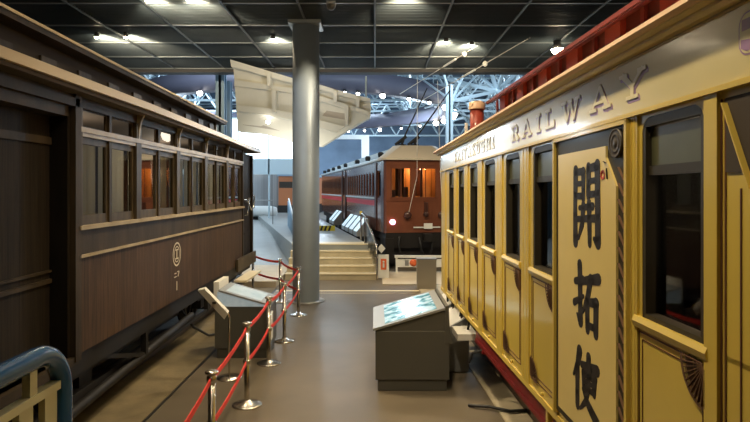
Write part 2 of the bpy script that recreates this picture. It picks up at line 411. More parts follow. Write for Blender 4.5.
# clerestory
def cz(y, z): return z - .115*(y-5)/8
cl = MB(); cy0, cy1 = Y0, 12.9
cl.add([(-.60,cy0,3.5),(-.60,cy1,3.5),(-.60,cy1,cz(cy1,4.08)),(-.60,cy0,cz(cy0,4.08)),(-1.9,cy0,3.5),(-1.9,cy1,3.5),(-1.9,cy1,cz(cy1,4.08)),(-1.9,cy0,cz(cy0,4.08))],
   [(0,1,2,3),(4,7,6,5),(1,5,6,2),(0,3,7,4)])
cl.build('clerestory_wall', M['interior'], LC)
yy = cy0+.3
while yy < cy1-.35:
    MB().box(-.57,-.60,yy,yy+.30,3.66,3.9).build('clerestory_panel', M['sash'], LC); yy += .78
MB().box(-.57,-.61,cy1-.07,cy1+.01,3.5,cz(cy1,4.08)).build('clerestory_post', M['woodlite'], LC)
def cres(x0,x1,za,zb,name,m):
    q = MB(); ya, yb = Y0, 13.1
    q.add([(x0,ya,cz(ya,za)),(x1,ya,cz(ya,za)),(x1,ya,cz(ya,zb)),(x0,ya,cz(ya,zb)),(x0,yb,cz(yb,za)),(x1,yb,cz(yb,za)),(x1,yb,cz(yb,zb)),(x0,yb,cz(yb,zb))],
      [(0,1,2,3),(7,6,5,4),(0,4,5,1),(1,5,6,2),(2,6,7,3),(3,7,4,0)])
    return q.build(name, m, LC)
cres(-.40,-2.1,4.06,4.13,'clerestory_roof',M['wood'])
cres(-.385,-.40,4.115,4.145,'clerestory_edge',M['fascia'])
cres(-.6,-1.9,4.13,4.2,'clerestory_ridge',M['roofbrown'])
# end platform
MB().box(-.02,-W,Y1,YR-.05,.86,.95).build('platform_deck', M['wood'], LC)
MB().box(.0,-.09,YR-.15,YR-.05,.95,3.32).build('platform_post', M['wood'], LC)
MB().box(-W,-W+.09,YR-.15,YR-.05,.95,3.32).build('platform_post', M['wood'], LC)
MB().box(-.05,-.08,Y1+.02,YR-.12,.95,3.32).box(-.03,-.05,Y1+.3,YR-.3,1.5,1.55).box(-.03,-.05,Y1+.3,YR-.3,2.2,2.25).box(-.1,-1.3,YR-.3,YR-.27,.95,3.3).build('end_screen', M['plankdark'], LC)
MB().tube([(0.03,Y1+.02,2.28),(.09,Y1+.1,2.25),(.09,Y1+.5,2.05),(.09,Y1+.75,2.1),(.09,Y1+.85,2.35),(.02,Y1+.86,2.4)],.018,8).tube([(0.03,Y1+.05,1.95),(.08,Y1+.1,1.95),(.08,Y1+.35,2.3),(.03,Y1+.4,2.32)],.014,8).build('grab_rail', M['chrome'], LC)
sp = MB().box(.02,.06,12.2,YR-.02,.80,1.06).build('end_step', M['sash'], LC)
MB().box(.02,.28,12.0,13.5,.62,.66).build('step_tread', M['nosing'], sp)
MB().box(.02,-.3,Y1-.3,YR-.2,.45,.52).build('step_bracket', M['black'], sp)
# underframe
MB().box(-.04,-.14,Y0,YR-.2,.68,.9).box(-W+.14,-W+.04,Y0,YR-.2,.68,.9).box(-.1,-W+.1,Y1+.2,Y1+.4,.62,.86).build('underframe', M['black'], LC)
tr = MB().bar((-.08,6.0,.8),(-.08,7.6,.38),.05).bar((-.08,7.6,.38),(-.08,10.4,.38),.05).bar((-.08,10.4,.38),(-.08,12,.8),.05).bar((-.08,7.6,.38),(-.08,7.6,.8),.07).bar((-.08,10.4,.38),(-.08,10.4,.8),.07)
tr.build('truss_rod', M['black'], LC)
MB().tube([(-.1,4.9,.26),(-.1,9.6,.46)],.055,12).box(-.5,-.9,7.2,10.2,.35,.8).box(-.2,-.6,10.9,12.2,.3,.5).bar((-.3,5,.55),(-.3,9,.65),.05,.05).bar((-.2,4.6,.36),(-.2,8.8,.36),.1,.14).build('brake_rigging', M['black'], LC)
def wheel(y, x=-.46, r=.43):
    w = MB().lathe([(0,.06),(r*.3,.06),(r*.34,.02),(r*.82,.02),(r*.86,.06),(r,.06),(r,-.04),(r*1.06,-.05),(r*1.06,-.08),(0,-.08)], (x,y,r+.14), 32, 'x')
    for k in range(9):
        t = 2*PI*k/9; w.bar((x+.04,y,r+.14),(x+.04,y+r*.84*math.cos(t),r+.14+r*.84*math.sin(t)),.05,.05)
    return w
for y in (4.2, 6.3, 10.6, 12.5):
    w = wheel(y).build('wheel', M['black'], LC)
    MB().box(-.2,-.36,y-.14,y+.14,.4,.72).bar((-.2,y-.45,.62),(-.2,y+.45,.62),.08,.09).build('axle_box', M['black'], w)
MB().tube([(-.3,9.6,.6),(-.1,9.7,.25),(.1,9.9,.06),(.35,10.2,.05),(.42,10.8,.12),(.1,11.4,.4),(-.1,11.6,.7)],.022,8).build('air_hose', M['rubber'], LC)
# roundel and small marks on the side panel
rd = MB(); yc, zc = 8.6, 1.565
for (r0, r1) in ((.175,.152),(.118,.103)):
    n = 32
    vs = []
    for j in range(n):
        t = 2*PI*j/n
        vs += [(.003, yc+r0*math.cos(t), zc+r0*math.sin(t)), (.003, yc+r1*math.cos(t), zc+r1*math.sin(t))]
    rd.add(vs, [(2*j, 2*((j+1)%n), 2*((j+1)%n)+1, 2*j+1) for j in range(n)])
rd.box(0,.004,yc-.06,yc+.06,zc+.055,zc+.072).box(0,.004,yc-.06,yc+.06,zc-.072,zc-.055).box(0,.004,yc-.014,yc+.014,zc-.06,zc+.06)
rd.build('company_roundel', M['markwhite'], LC)
mk = MB()
mk.box(0,.004,yc-.10,yc-.02,1.285,1.297).box(0,.004,yc-.11,yc-.01,1.235,1.247).box(0,.004,yc+.02,yc+.09,1.30,1.312).bar((.002,yc+.09,1.3),(.002,yc+.04,1.235),.004,.014,up=(1,0,0))
mk.box(0,.004,yc-.014,yc+.014,1.04,1.17)
mk.build('class_marking', M['markwhite'], LC)

# ------------------------------------------------------------------ yellow carriage on the right
RC = thing('passenger_carriage', 'yellow painted passenger carriage with purple lettering and black brush characters', 'railway carriage', (1.432,0,0), .0363)
YE = 9.62; RY0 = -1.0
wins = [(8.44,8.86),(7.65,8.05),(6.82,7.26),(5.97,6.45),(5.08,5.56),(4.22,4.71),(3.07,4.11),(2.41,2.93)]
zb, zt = 1.87, 2.85
# body side: solid panel pieces around openings
sd = MB()
sd.box(0,.05,RY0,YE,.9,zb)
edges = [YE]+[q for w in wins for q in (w[1],w[0])]+[2.28]
for i in range(0,len(edges),2): sd.box(0,.05,edges[i+1],edges[i],zb,2.9)
sd.box(0,.05,RY0,2.28,1.85,2.9)
for i,(a_,b_) in enumerate(wins):
    if i == 6: continue
    r = .08   # rounded upper corners
    for (yc, sgn) in ((a_,1),(b_,-1)):
        pts = [(yc,zt)] + [(yc+sgn*(r-r*math.cos(t)), zt-r+r*math.sin(t)) for t in [PI/2*k/6 for k in range(7)]]
        sd.prism(pts, 0, .05, 'x')
sd.box(0,.05,2.28,YE,zt,2.9)
sd.build('side_panel', M['yellow'], RC)
MB().box(-.012,.05,RY0,YE,2.885,3.19).build('letterboard', M['letterboard'], RC)
MB().box(-.028,0,RY0,YE,2.868,2.89).box(-.016,0,RY0,YE,3.155,3.163).build('letterboard_moulding', M['yellowlite'], RC)
g = MB().prism([(0,3.17),(-.04,3.172),(-.06,3.185),(-.06,3.198),(-.095,3.203),(-.10,3.212),(0,3.23)], RY0, YE+.10, 'y'); g.build('gutter', M['gutter'], RC)
g = MB().prism([(0,3.20),(-.105,3.208),(-.125,3.222),(-.12,3.245),(-.03,3.27),(.6,3.36),(2.0,3.36),(2.6,3.27),(2.6,3.2)], RY0, YE+.13, 'y'); g.build('lower_roof', M['roofpink'], RC)
MB().box(-.012,.04,RY0,YE,.88,.925).build('bottom_moulding', M['yellowlite'], RC)
def fan(cy, cz_, r, qy, qz, name='lace_fan'):
    # quarter-circle lacework; qy,qz direction signs from the corner
    f = MB(); n = 10; x = -.012
    th = [PI/2*k/n for k in range(n+1)]
    P = lambda rr, t: (x, cy+qy*rr*math.cos(t), cz_+qz*rr*math.sin(t))
    for (r0, r1) in ((r,r*.9),(r*.78,r*.70),(r*.45,r*.36)):
        for a_, b_ in zip(th, th[1:]):
            f.add([P(r0,a_),P(r0,b_),P(r1,b_),P(r1,a_)], [(0,1,2,3)])
    for t in th: f.bar(P(r*.1,t),P(r*.92,t),.004,.012,up=(1,0,0))
    for k in range(n):
        t = (th[k]+th[k+1])/2; c0 = P(r*.6,t)
        f.add([(x,c0[1]+.022*math.cos(u),c0[2]+.022*math.sin(u)) for u in [2*PI*j/8 for j in range(8)]], [tuple(range(8))])
    return f.build(name, M['lace'], RC)
for i,(a_,b_) in enumerate(wins):
    # sill and pilasters
    if i != 6:
        MB().prism([(0,1.815),(-.02,1.82),(-.03,1.85),(-.018,1.874),(0,1.874)], a_-.05, b_+.05, 'y').build('window_sill', M['yellowlite'], RC)
        fr = MB()
        fr.box(.003,.07,a_,a_+.03,zb,zt).box(.003,.07,b_-.03,b_,zb,zt).box(.003,.07,a_,b_,zb,zb+.025).box(.003,.07,a_,b_,zt-.045,zt)
        for (yc, sgn) in ((a_+.03,1),(b_-.03,-1)):
            r = .09; pts = [(yc,zt-.03)] + [(yc+sgn*(r-r*math.cos(t)), zt-.03-r+r*math.sin(t)) for t in [PI/2*k/6 for k in range(7)]]
            fr.prism(pts, .02, .06, 'x')
        fw = fr.build('window', M['goldwood'], RC)
        MB().box(.055,.06,a_+.03,b_-.03,zb+.03,2.57).build('pane', M['glassclr'], fw)
        bl = MB().box(.03,.045,a_+.035,b_-.035,2.60,zt-.05).box(.02,.05,a_+.03,b_-.03,2.55,2.60)
        bl2 = MB().box(.03,.045,a_+.035,b_-.035,2.61,zt-.05).build('blind', M['blind'], fw)
        MB().box(.018,.05,a_+.03,b_-.03,2.57,2.615).build('blind_rail', M['goldwood'], fw)
        # lower panel lining
        pa, pb = a_-.03, b_+.03
        ln = MB()
        for (d0, w_) in ((.0,.006),(.035,.004)):
            ln.box(-.004,0,pa+d0,pb-d0,1.80-d0-w_,1.80-d0).box(-.004,0,pa+d0,pb-d0,1.0+d0,1.0+d0+w_).box(-.004,0,pa+d0,pa+d0+w_,1.0+d0,1.80-d0).box(-.004,0,pb-d0-w_,pb-d0,1.0+d0,1.80-d0)
        ln.build('lining', M['brownline'], RC)
        fan(pa, 1.80, .19, 1, -1); fan(pb, 1.0, .17, -1, 1)
        MB().lathe([(0,-.02),(.013,-.02),(.016,0),(0,0)], (0,(a_+b_)/2,.955), 12, 'x').build('bolt_cap', M['yellowlite'], RC)
gaps = [(8.95,9.5)]+[(wins[k+1][1],wins[k][0]) for k in range(7)]
for (a_,b_) in gaps:
    m_ = (a_+b_)/2; w_ = min(.10,(b_-a_)*.28)
    MB().box(-.012,0,m_-w_,m_+w_,.925,2.87).build('pilaster', M['yellow'], RC)
    MB().box(-.015,-.01,m_-w_*.55,m_-w_*.55+.01,.93,2.86).box(-.015,-.01,m_+w_*.55-.01,m_+w_*.55,.93,2.86).build('lining', M['yellowlite'], RC)
# the character board
pb0, pb1 = 3.07, 4.11
MB().box(.0,-.015,pb0-.02,pb1+.02,.97,2.85).build('board_backing', M['goldwood'], RC)
bd = MB().prism([(pb1-.06,1.02),(pb0+.09,1.02),(pb0+.09,2.52),(pb0+.22,2.68),(pb0+.22,2.745),(pb1-.06,2.745)], -.028, -.015, 'x')
board = bd.build('sign_board', M['panelcream'], RC)
MB().prism([(0,0)]*0+[(pb1+.04,.95),(pb1+.04,2.86),(pb1+.015,2.86),(pb1+.015,.95)], -.035, 0, 'x').build('board_frame', M['yellowlite'], RC)
MB().box(-.035,0,pb0-.04,pb0-.015,.95,2.86).box(-.035,0,pb0-.04,pb1+.04,2.84,2.862).build('board_frame', M['yellowlite'], RC)
hb = MB(); z = 1.02
while z < 2.55:
    hb.bar((-.018,pb0+.01,z),(-.018,pb0+.075,z+.07),.004,.02,up=(1,0,0)); z += .085
hb.build('hatched_border', M['lace'], RC)
f_ = MB().lathe([(r_*.68,x_) for r_,x_ in [(0,-.031),(.03,-.031),(.032,-.029),(.06,-.029),(.062,-.031),(.075,-.031),(.077,-.029),(.10,-.029),(.104,-.032),(.115,-.032),(.118,-.015),(0,-.015)]], (0,pb0+.10,2.75), 28, 'x')
f_.build('round_rosette', mat('dark_rosette',(.05,.038,.024),.5), RC)
# brush characters
def strokes(mb, S, y_left, z_top, w, h, x=-.031):
    for st_ in S:
        pts = [(y_left - w*p[0]/100, z_top - h*p[1]/100) for p in st_]; ws = [p[2]/100*w*1.28 for p in st_]
        P = []; WW = []
        for k in range(len(pts)-1):
            for q in range(5):
                t = q/5; P.append((lerp(pts[k][0],pts[k+1][0],t), lerp(pts[k][1],pts[k+1][1],t))); WW.append(lerp(ws[k],ws[k+1],t))
        P.append(pts[-1]); WW.append(ws[-1])
        for k in range(len(P)):
            n = 10; r = WW[k]/2
            mb.prism([(P[k][0]+r*1.0*math.cos(2*PI*j/n), P[k][1]+r*math.sin(2*PI*j/n)) for j in range(n)], x+.0004*(k%3), -.027, 'x')
        for k in range(len(P)-1):
            d = Vector((P[k+1][0]-P[k][0], P[k+1][1]-P[k][1])); 
            if d.length < 1e-6: continue
            d.normalize(); nn = Vector((-d.y,d.x))
            a0, b0 = Vector(P[k])+nn*WW[k]/2, Vector(P[k])-nn*WW[k]/2
            a1, b1 = Vector(P[k+1])+nn*WW[k+1]/2, Vector(P[k+1])-nn*WW[k+1]/2
            mb.prism([tuple(a0),tuple(a1),tuple(b1),tuple(b0)], x+.0002*(k%3), -.027, 'x')
kai = [[(14,6,13),(12,50,11),(13,97,13)],[(14,8,8),(44,8,9)],[(42,8,11),(42,42,9)],[(14,23,6),(42,22,6)],[(14,38,7),(42,38,8)],
       [(60,4,12),(59,38,10)],[(60,5,8),(90,3,10)],[(61,20,6),(88,19,6)],[(61,36,7),(88,35,7)],[(89,2,13),(90,50,13),(91,92,14),(78,88,5)],
       [(28,53,6),(74,50,9)],[(22,67,7),(80,64,9)],[(42,50,11),(38,72,10),(24,91,5)],[(62,47,11),(63,70,11),(64,95,9)]]
taku = [[(6,30,9),(38,24,12)],[(25,2,14),(27,50,13),(28,90,14),(14,80,4)],[(2,64,10),(40,48,5)],
        [(44,24,10),(97,14,14)],[(68,18,13),(58,44,12),(38,72,5)],[(55,54,12),(56,95,12)],[(55,54,9),(90,50,13)],[(88,50,14),(87,95,13)],[(56,88,9),(86,87,9)]]
shi = [[(28,2,16),(20,26,12),(2,50,4)],[(19,30,13),(19,98,12)],[(36,22,9),(96,14,14)],[(44,34,11),(46,58,10)],[(44,34,8),(88,30,12)],[(87,30,12),(84,56,10)],[(46,46,6),(84,43,6)],
       [(46,57,8),(84,54,8)],[(64,2,13),(63,50,12),(54,78,10),(30,99,4)],[(42,62,6),(64,82,13),(98,99,15)]]
ch = MB(); strokes(ch, kai, 3.79, 2.655, .44, .50); ch.build('brush_character', M['ink'], board)
ch = MB(); strokes(ch, taku, 3.76, 2.045, .39, .405); ch.build('brush_character', M['ink'], board)
ch = MB(); strokes(ch, shi, 3.775, 1.505, .39, .36); ch.build('brush_character', M['ink'], board)
sl_ = MB().lathe([(.028,-.031),(.012,-.031),(.012,-.028),(.028,-.028)], (0,3.325,2.585), 18, 'x').build('red_seal', M['seal'], board)
MB().bar((-.030,3.31,2.66),(-.030,3.28,2.65),.003,.012,up=(1,0,0)).bar((-.03,3.27,2.62),(-.03,3.262,2.56),.003,.012,up=(1,0,0)).build('small_inscription', M['ink'], board)
# slab letters
def seg(mb, p, q, w, y0, z0, W_, H, x):
    a0 = Vector((y0-W_*p[0], z0+H*p[1])); a1 = Vector((y0-W_*q[0], z0+H*q[1])); d = (a1-a0).normalized(); n = Vector((-d.y,d.x))*w/2
    mb.prism([tuple(a0+n),tuple(a1+n),tuple(a1-n),tuple(a0-n)], x, -.012, 'x')
GL = {
 'R': [((.22,0),(.22,1),1),((.0,.05),(.45,.05),.6),((.0,.95),(.7,.95),.6),((.2,.48),(.7,.48),.6),((.78,.9),(.78,.52),1),((.5,.48),(.88,.0),1),((.72,.05),(1,.05),.6)],
 'A': [((.14,0),(.5,1),.6),((.5,1),(.84,0),1.1),((.25,.32),(.75,.32),.5),((0,.05),(.34,.05),.6),((.62,.05),(1,.05),.6)],
 'I': [((.5,0),(.5,1),1),((.1,.05),(.9,.05),.6),((.1,.95),(.9,.95),.6)],
 'L': [((.3,0),(.3,1),1),((.05,.95),(.6,.95),.6),((.05,.05),(.95,.05),.6),((.92,0),(.92,.35),.7)],
 'W': [((.12,1),(.32,0),1),((.32,0),(.5,.9),.6),((.5,.9),(.68,0),1),((.68,0),(.9,1),.6),((0,.95),(.3,.95),.6),((.38,.95),(.6,.95),.6),((.76,.95),(1,.95),.6)],
 'Y': [((.12,1),(.5,.45),1),((.88,1),(.5,.45),.7),((.5,.5),(.5,0),1),((0,.95),(.32,.95),.6),((.7,.95),(1,.95),.6),((.28,.05),(.72,.05),.6)],
 'K': [((.22,0),(.22,1),1),((0,.05),(.42,.05),.6),((0,.95),(.42,.95),.6),((.85,1),(.3,.45),.7),((.4,.55),(.85,0),1),((.68,.05),(1,.05),.6),((.68,.95),(1,.95),.6)],
 'T': [((.5,0),(.5,1),1),((.05,.95),(.95,.95),.6),((.08,.95),(.08,.7),.6),((.92,.95),(.92,.7),.6),((.28,.05),(.72,.05),.6)],
 'U': [((.2,1),(.2,.15),1),((.2,.08),(.8,.08),.7),((.8,.1),(.8,1),.6),((0,.95),(.4,.95),.6),((.64,.95),(1,.95),.6)],
 'S': [((.15,.93),(.88,.93),.7),((.15,.9),(.15,.55),1),((.15,.52),(.85,.48),.8),((.85,.48),(.85,.1),1),((.1,.07),(.85,.07),.7)],
 'H': [((.2,0),(.2,1),1),((.8,0),(.8,1),1),((.2,.5),(.8,.5),.6),((0,.05),(.4,.05),.6),((0,.95),(.4,.95),.6),((.6,.05),(1,.05),.6),((.6,.95),(1,.95),.6)],
}
def letter(c_, yl, yr, z0=2.962, H=.135, faint=False):
    W_ = yl-yr; w = .034
    sh = MB()
    for (p_, q_, k) in GL[c_]:
        for s_k in (.008,.016): seg(sh, p_, q_, w*k*1.1, yl-s_k, z0-s_k, W_, H, -.0135)
    so = sh.build('letter', M['purplepale' if faint else 'purple'], RC)
    fc = MB()
    for j,(p_, q_, k) in enumerate(GL[c_]): seg(fc, p_, q_, w*k, yl, z0, W_, H, -.016-.0003*j)
    fc.build('letter_face', M['letterface'], so)
for c_, a_, b_ in (('R',5.30,5.06),('A',4.98,4.70),('I',4.60,4.46),('L',4.38,4.16),('W',4.03,3.69),('A',3.55,3.25),('Y',3.15,2.86)): letter(c_, a_, b_)
yy = 8.3
for c_ in 'KAITAKUSHI':
    w_ = .14 if c_ == 'I' else .2
    letter(c_, yy, yy-w_, faint=True); yy -= w_+.055
# rounded purple emblem at the near end of the board
def rrect(y0,y1,z0,z1,r_): return arc(y1-r_,z1-r_,r_,0,90,5)+arc(y0+r_,z1-r_,r_,90,180,5)+arc(y0+r_,z0+r_,r_,180,270,5)+arc(y1-r_,z0+r_,r_,270,360,5)
em2 = MB().prism(rrect(1.80,2.175,2.97,3.125,.05), -.0135, -.012, 'x').build('number_shield', M['purple'], RC)
MB().prism(rrect(1.806,2.169,2.976,3.119,.045), -.0145, -.012, 'x').build('shield_face', M['letterface'], em2)
MB().box(-.016,-.012,2.06,2.155,3.06,3.10).prism([(2.16,3.0),(2.13,2.985),(2.0,2.985),(2.0,3.01),(2.16,3.03)],-.016,-.012,'x').build('shield_numeral', M['purple'], em2)
# door panels beside the big window
MB().box(-.018,0,2.30,2.385,.925,2.87).build('pilaster', M['yellow'], RC)
ln = MB()
for y_ in (2.29,2.265,2.175): ln.box(-.004,0,y_,y_+.008,.93,2.5 if y_ < 2.2 else 2.84)
ln.build('lining', M['brownline'], RC)
ew = MB().box(-.006,.02,1.95,2.262,2.56,2.84).build('end_window', M['interior'], RC)
MB().bar((-.012,2.255,2.82),(-.012,2.10,2.50),.006,.035,up=(1,0,0)).build('diagonal_brace', M['yellowlite'], ew)
# interior
MB().box(2.5,2.55,RY0,YE,.9,1.9).box(2.5,2.55,RY0,YE,2.8,3.25).build('far_side', M['wooddeep'], RC)
fs = MB()
yy = RY0
while yy < YE: fs.box(2.5,2.55,yy,yy+.3,1.9,2.8); yy += .9
fs.build('far_side_post', M['wooddeep'], RC)
MB().box(.06,2.5,RY0,YE,.86,.92).box(.06,2.5,RY0,YE,3.2,3.25).box(.05,2.55,RY0,RY0+.05,.9,3.25).box(.05,2.55,YE-.05,YE,.9,3.25).build('inner_lining', M['wooddeep'], RC)
MB().box(.08,.6,2.2,YE-.3,.92,1.35).box(.07,.13,2.2,YE-.3,1.35,1.9).build('bench_seat', M['interior'], RC)
MB().box(.25,.9,2.6,3.9,1.72,1.77).box(.5,.56,3.2,3.3,.92,1.73).build('interior_table', M['interior'], RC)
for k,(x_,y_,r_) in enumerate(((.30,3.42,.095),(.30,2.88,.085))):
    cl_ = bmesh.new(); bmesh.ops.create_icosphere(cl_, subdivisions=3, radius=1)
    for v_ in cl_.verts:
        p_ = v_.co; n_ = 1+.22*math.sin(p_.x*7+k)*math.cos(p_.y*6)+.12*math.sin(p_.z*11+p_.x*5)
        v_.co = Vector((p_.x*r_*.9*n_, p_.y*r_*1.3*n_, max(p_.z*r_*.75*n_,-.05)+.05))
    me_ = bpy.data.meshes.new('cloth_bundle'); cl_.to_mesh(me_); cl_.free(); me_.materials.append(M['cloth'])
    ob_ = bpy.data.objects.new('cloth_bundle', me_); COL.objects.link(ob_); ob_.location = (1.432+x_-.0363*y_, y_, 1.775)
    tag(ob_, ['crumpled white cloth bundle on the table inside the large carriage window, left one','smaller white cloth bundle on the table at the right edge of the large carriage window'][k], 'cloth')
light('POINT', (1.9,3.0,2.55), 22, (1,.8,.55), .05)  # added fill lights without fixtures, brightening the yellow carriage inside
light('POINT', (2.2,7.0,2.9), 6, (1,.8,.55), .05)
light('POINT', (-3.9,7.2,2.9), 26, (1,.85,.65), .05)  # added fill lights behind the brown carriage's curtains, no fixtures
light('POINT', (-3.9,10.8,2.9), 26, (1,.85,.65), .05)
# clerestory
CE = 8.95
cc = MB().box(.82,2.0,RY0,CE-.05,3.33,3.94); cc.build('clerestory_wall', mat('clerestory_dark',(.10,.018,.014),.5), RC)  # dark copy of the red, shade of the recess put into the colour
yy = .2
while yy < CE-.3:
    MB().box(.77,.82,yy,yy+.30,3.34,3.94).build('clerestory_panel', M['redlit'], RC); yy += .93
    MB().box(.79,.82,yy-.36,yy-.30,3.34,3.94).build('clerestory_mullion', M['redroof'], RC)
MB().prism([(.62,3.835),(.82,3.93),(2.0,3.93),(2.2,3.835),(2.2,3.885),(1.75,3.99),(1.0,3.99),(.62,3.885)], RY0, CE+.12, 'y').build('clerestory_roof', M['redroof'], RC)
MB().box(.605,.625,RY0,CE+.12,3.85,3.885).build('clerestory_edge', M['redroof'], RC)
v = MB().lathe([(.11,3.34),(.11,3.80),(0,3.80)], (.52,9.32,0), 24).build('roof_vent', M['redlit'], RC)
MB().lathe([(.13,3.80),(.13,3.90),(.08,3.93),(0,3.93)], (.52,9.32,0), 24).build('vent_cap', M['roofpink'], v)
MB().box(.33,.37,9.3,9.36,3.30,3.62).build('roof_lamp_iron', M['white'], RC)
# underframe
MB().box(.09,.2,3.2,7.35,.63,.9).box(.07,.12,3.2,7.3,.63,.67).build('sole_bar', M['maroon'], RC)
MB().box(.12,.22,7.35,9.5,.7,.9).box(.3,2.3,RY0,9.5,.6,.85).build('underframe', M['black'], RC)
for y in (4.8, 8.2):
    w = MB(); r = .4; x = .53
    w.lathe([(0,-.06),(r*.3,-.06),(r*.34,-.02),(r*.82,-.02),(r*.86,-.06),(r,-.06),(r,.04),(r*1.06,.05),(r*1.06,.08),(0,.08)], (x,y,r+.14), 32, 'x')
    for k in range(9):
        t = 2*PI*k/9; w.bar((x-.03,y,r+.14),(x-.03,y+r*.84*math.cos(t),r+.14+r*.84*math.sin(t)),.05,.05)
    w = w.build('wheel', M['black'], RC)
    MB().box(.24,.44,y-.14,y+.14,.4,.7).bar((.25,y-.5,.64),(.25,y+.5,.64),.08,.08).build('axle_box', M['maroon'], w)
MB().box(-.06,.2,3.9,4.4,.48,.52).box(-.0,.04,4.36,4.4,.5,.9).box(0,.04,3.9,3.94,.5,.9).build('foot_step', M['yellow'], RC)
ck = MB()
for (ya,yb_) in ((8.9,8.2),(8.2,7.6),(9.4,8.9)):
    pts = [(.06,lerp(ya,yb_,t),.82-.28*math.sin(PI*t)) for t in [k/10 for k in range(11)]]
    ck.tube(pts,.016,6)
ck.build('safety_chain', M['black'], RC)

def sag(z):
    if z > 3.3: return max(.25, 1.1-(z-3.3)*1.7)
    return z-2.2 if z > 1.6 else -.6*max(0,(z-.9)/.7)
def walk(o):
    for c_ in o.children:
        if c_.type == 'MESH':
            for v_ in c_.data.vertices: v_.co.z -= sag(v_.co.z)*.018*(v_.co.y-3.3)
        walk(c_)
walk(RC)
# things along the yellow carriage
def lowboard(loc, rz, label, w=.9, d=.32):
    t = thing('floor_information_board', label, 'information board', loc, rz, None)
    MB().prism([(.02,0),(d,0),(d,.74),(d-.03,.74),(-.02,.56),(-.02,.50),(.02,.50)], 0, w, 'y').build('stand', M['kioskedge'], t)
    MB().add([(-.015,.03,.568),(d-.035,.03,.745),(d-.035,w-.03,.745),(-.015,w-.03,.568)],[(0,1,2,3)]).build('face', M['paper'], t)
    return t
lowboard((.93,9.1,.02), .036, 'pale slanted board low beside the yellow carriage, farther of the pair')
lowboard((.965,8.05,.02), .036, 'pale slanted board low beside the yellow carriage, nearer of the pair')
MB().box(-.12,.28,7.45,7.9,.60,.68).build('white_step_board', M['paper'], RC)
o = thing('floor_spotlight', 'black floor lamp unit beside the far corner of the yellow carriage', 'lamp', (1.0,11.3,.02))
MB().box(-.18,.35,-.2,.2,0,.14).build('base', M['black'], o); MB().box(-.14,.3,-.16,.2,.14,.22).build('top_plate', M['paper'], o)
k_ = MB().tube([(.3,7.0,.66),(.16,7.03,.60),(0,7.1,.54),(-.04,7.12,.42)],.016,8).build('jumper_cable', M['rubber'], RC)
MB().box(.10,.17,7.0,7.06,.55,.61).build('plug', mat('red_plug',(.45,.03,.04),.5), k_)
tag(MB().tube([(1.75,6.6,.04),(1.5,6.55,.045),(1.3,6.7,.04),(1.15,6.75,.03),(1.08,6.8,.02)],.018,8).build('power_cable', M['rubber']), 'black cable lying across the pale concrete strip', 'cable')

# ------------------------------------------------------------------ touch-screen kiosks
def kiosk(loc, flip, label, w, d, h0, h1):
    # low edge at local -x side (flip mirrors); slanted screen; d along y
    s = -1 if flip else 1
    t = thing('information_kiosk', label, 'kiosk', loc)
    MB().box(s*(-w/2+.03),s*(w/2-.03),.02,d-.02,0,.14).box(-w/2,w/2,0,d,.14,h0-.02).build('cabinet', M['kiosk'], t, bevel=.008)
    MB().prism([(s*(-w/2),h0-.02),(s*(w/2-.04),h0-.02),(s*(w/2-.04),h1-.015)], .005, d-.005, 'y').build('wedge', M['kiosk'], t)
    sl = (h1-h0)/(w-.06)
    tp = MB()
    P = lambda u, v_, e: (s*(-w/2-.03+u), v_, h0+sl*u+e)
    L_ = w-.03
    tp.add([P(0,-.02,-.015),P(L_,-.02,-.015),P(L_,d+.02,-.015),P(0,d+.02,-.015),P(0,-.02,.012),P(L_,-.02,.012),P(L_,d+.02,.012),P(0,d+.02,.012)],
        [(0,3,2,1),(4,5,6,7),(0,1,5,4),(1,2,6,5),(2,3,7,6),(3,0,4,7)])
    tp.build('top_panel', M['kioskedge'], t)
    sc = MB(); sc.add([P(.15,.06,.015),P(L_-.09,.06,.015),P(L_-.09,d-.06,.015),P(.15,d-.06,.015)],[(0,1,2,3)]).build('screen', M['screen'], t)
    t.children[-1].name = 'screen'
    return t
kR = kiosk((.465,7.32,0), False, 'gray touch screen kiosk with lit cyan screen facing the yellow carriage', .92, 1.3, .77, 1.02)
MB().prism([(.40,.60),(.49,.60),(.46,.80),(.45,1.06),(.41,1.06)], -.01, 1.31, 'y').build('back_fin', M['kiosk'], kR)
kLs = None
kL = kiosk((-1.98,8.75,0), True, 'gray touch screen kiosk beside the dark brown carriage', .80, .72, .79, 1.0)
for c_ in kL.children:
    if c_.name.startswith('screen'): c_.data.materials[0] = mat('dim_screen', (.3,.33,.33), .35, emit=(.55,.62,.62), estr=.38, col2=(.12,.2,.22), nscale=6)
MB().box(-.44,-.36,.1,.68,.8,1.12).build('back_board', M['paper'], kL)
MB().box(.425,.445,-.02,.14,.28,.68).build('leaflet_holder', M['paper'], kL)
t = thing('leaning_notice_stand', 'tilted white notice panel on a thin pole beside the brown carriage', 'notice stand', (-1.94,7.85,0))
MB().lathe([(0,0),(.17,0),(.17,.012),(.03,.03),(0,.03)]).build('base', M['chrome'], t)
MB().tube([(0,0,.02),(0,0,.82),(-.06,0,.95)],.014,10).build('pole', M['chrome'], t)
MB().add([(-.40,-.06,1.17),(-.30,-.1,1.20),(.01,-.1,.88),(-.05,-.06,.79),(-.40,.0,1.19),(-.30,-.04,1.22),(.01,-.04,.90),(-.05,.0,.81)],
   [(0,1,2,3),(4,7,6,5),(0,4,5,1),(1,5,6,2),(2,6,7,3),(3,7,4,0)]).build('panel', M['paper'], t)
MB().box(-.2,-.15,-.1,-.085,1.0,1.03).build('printed_mark', M['ink'], t)

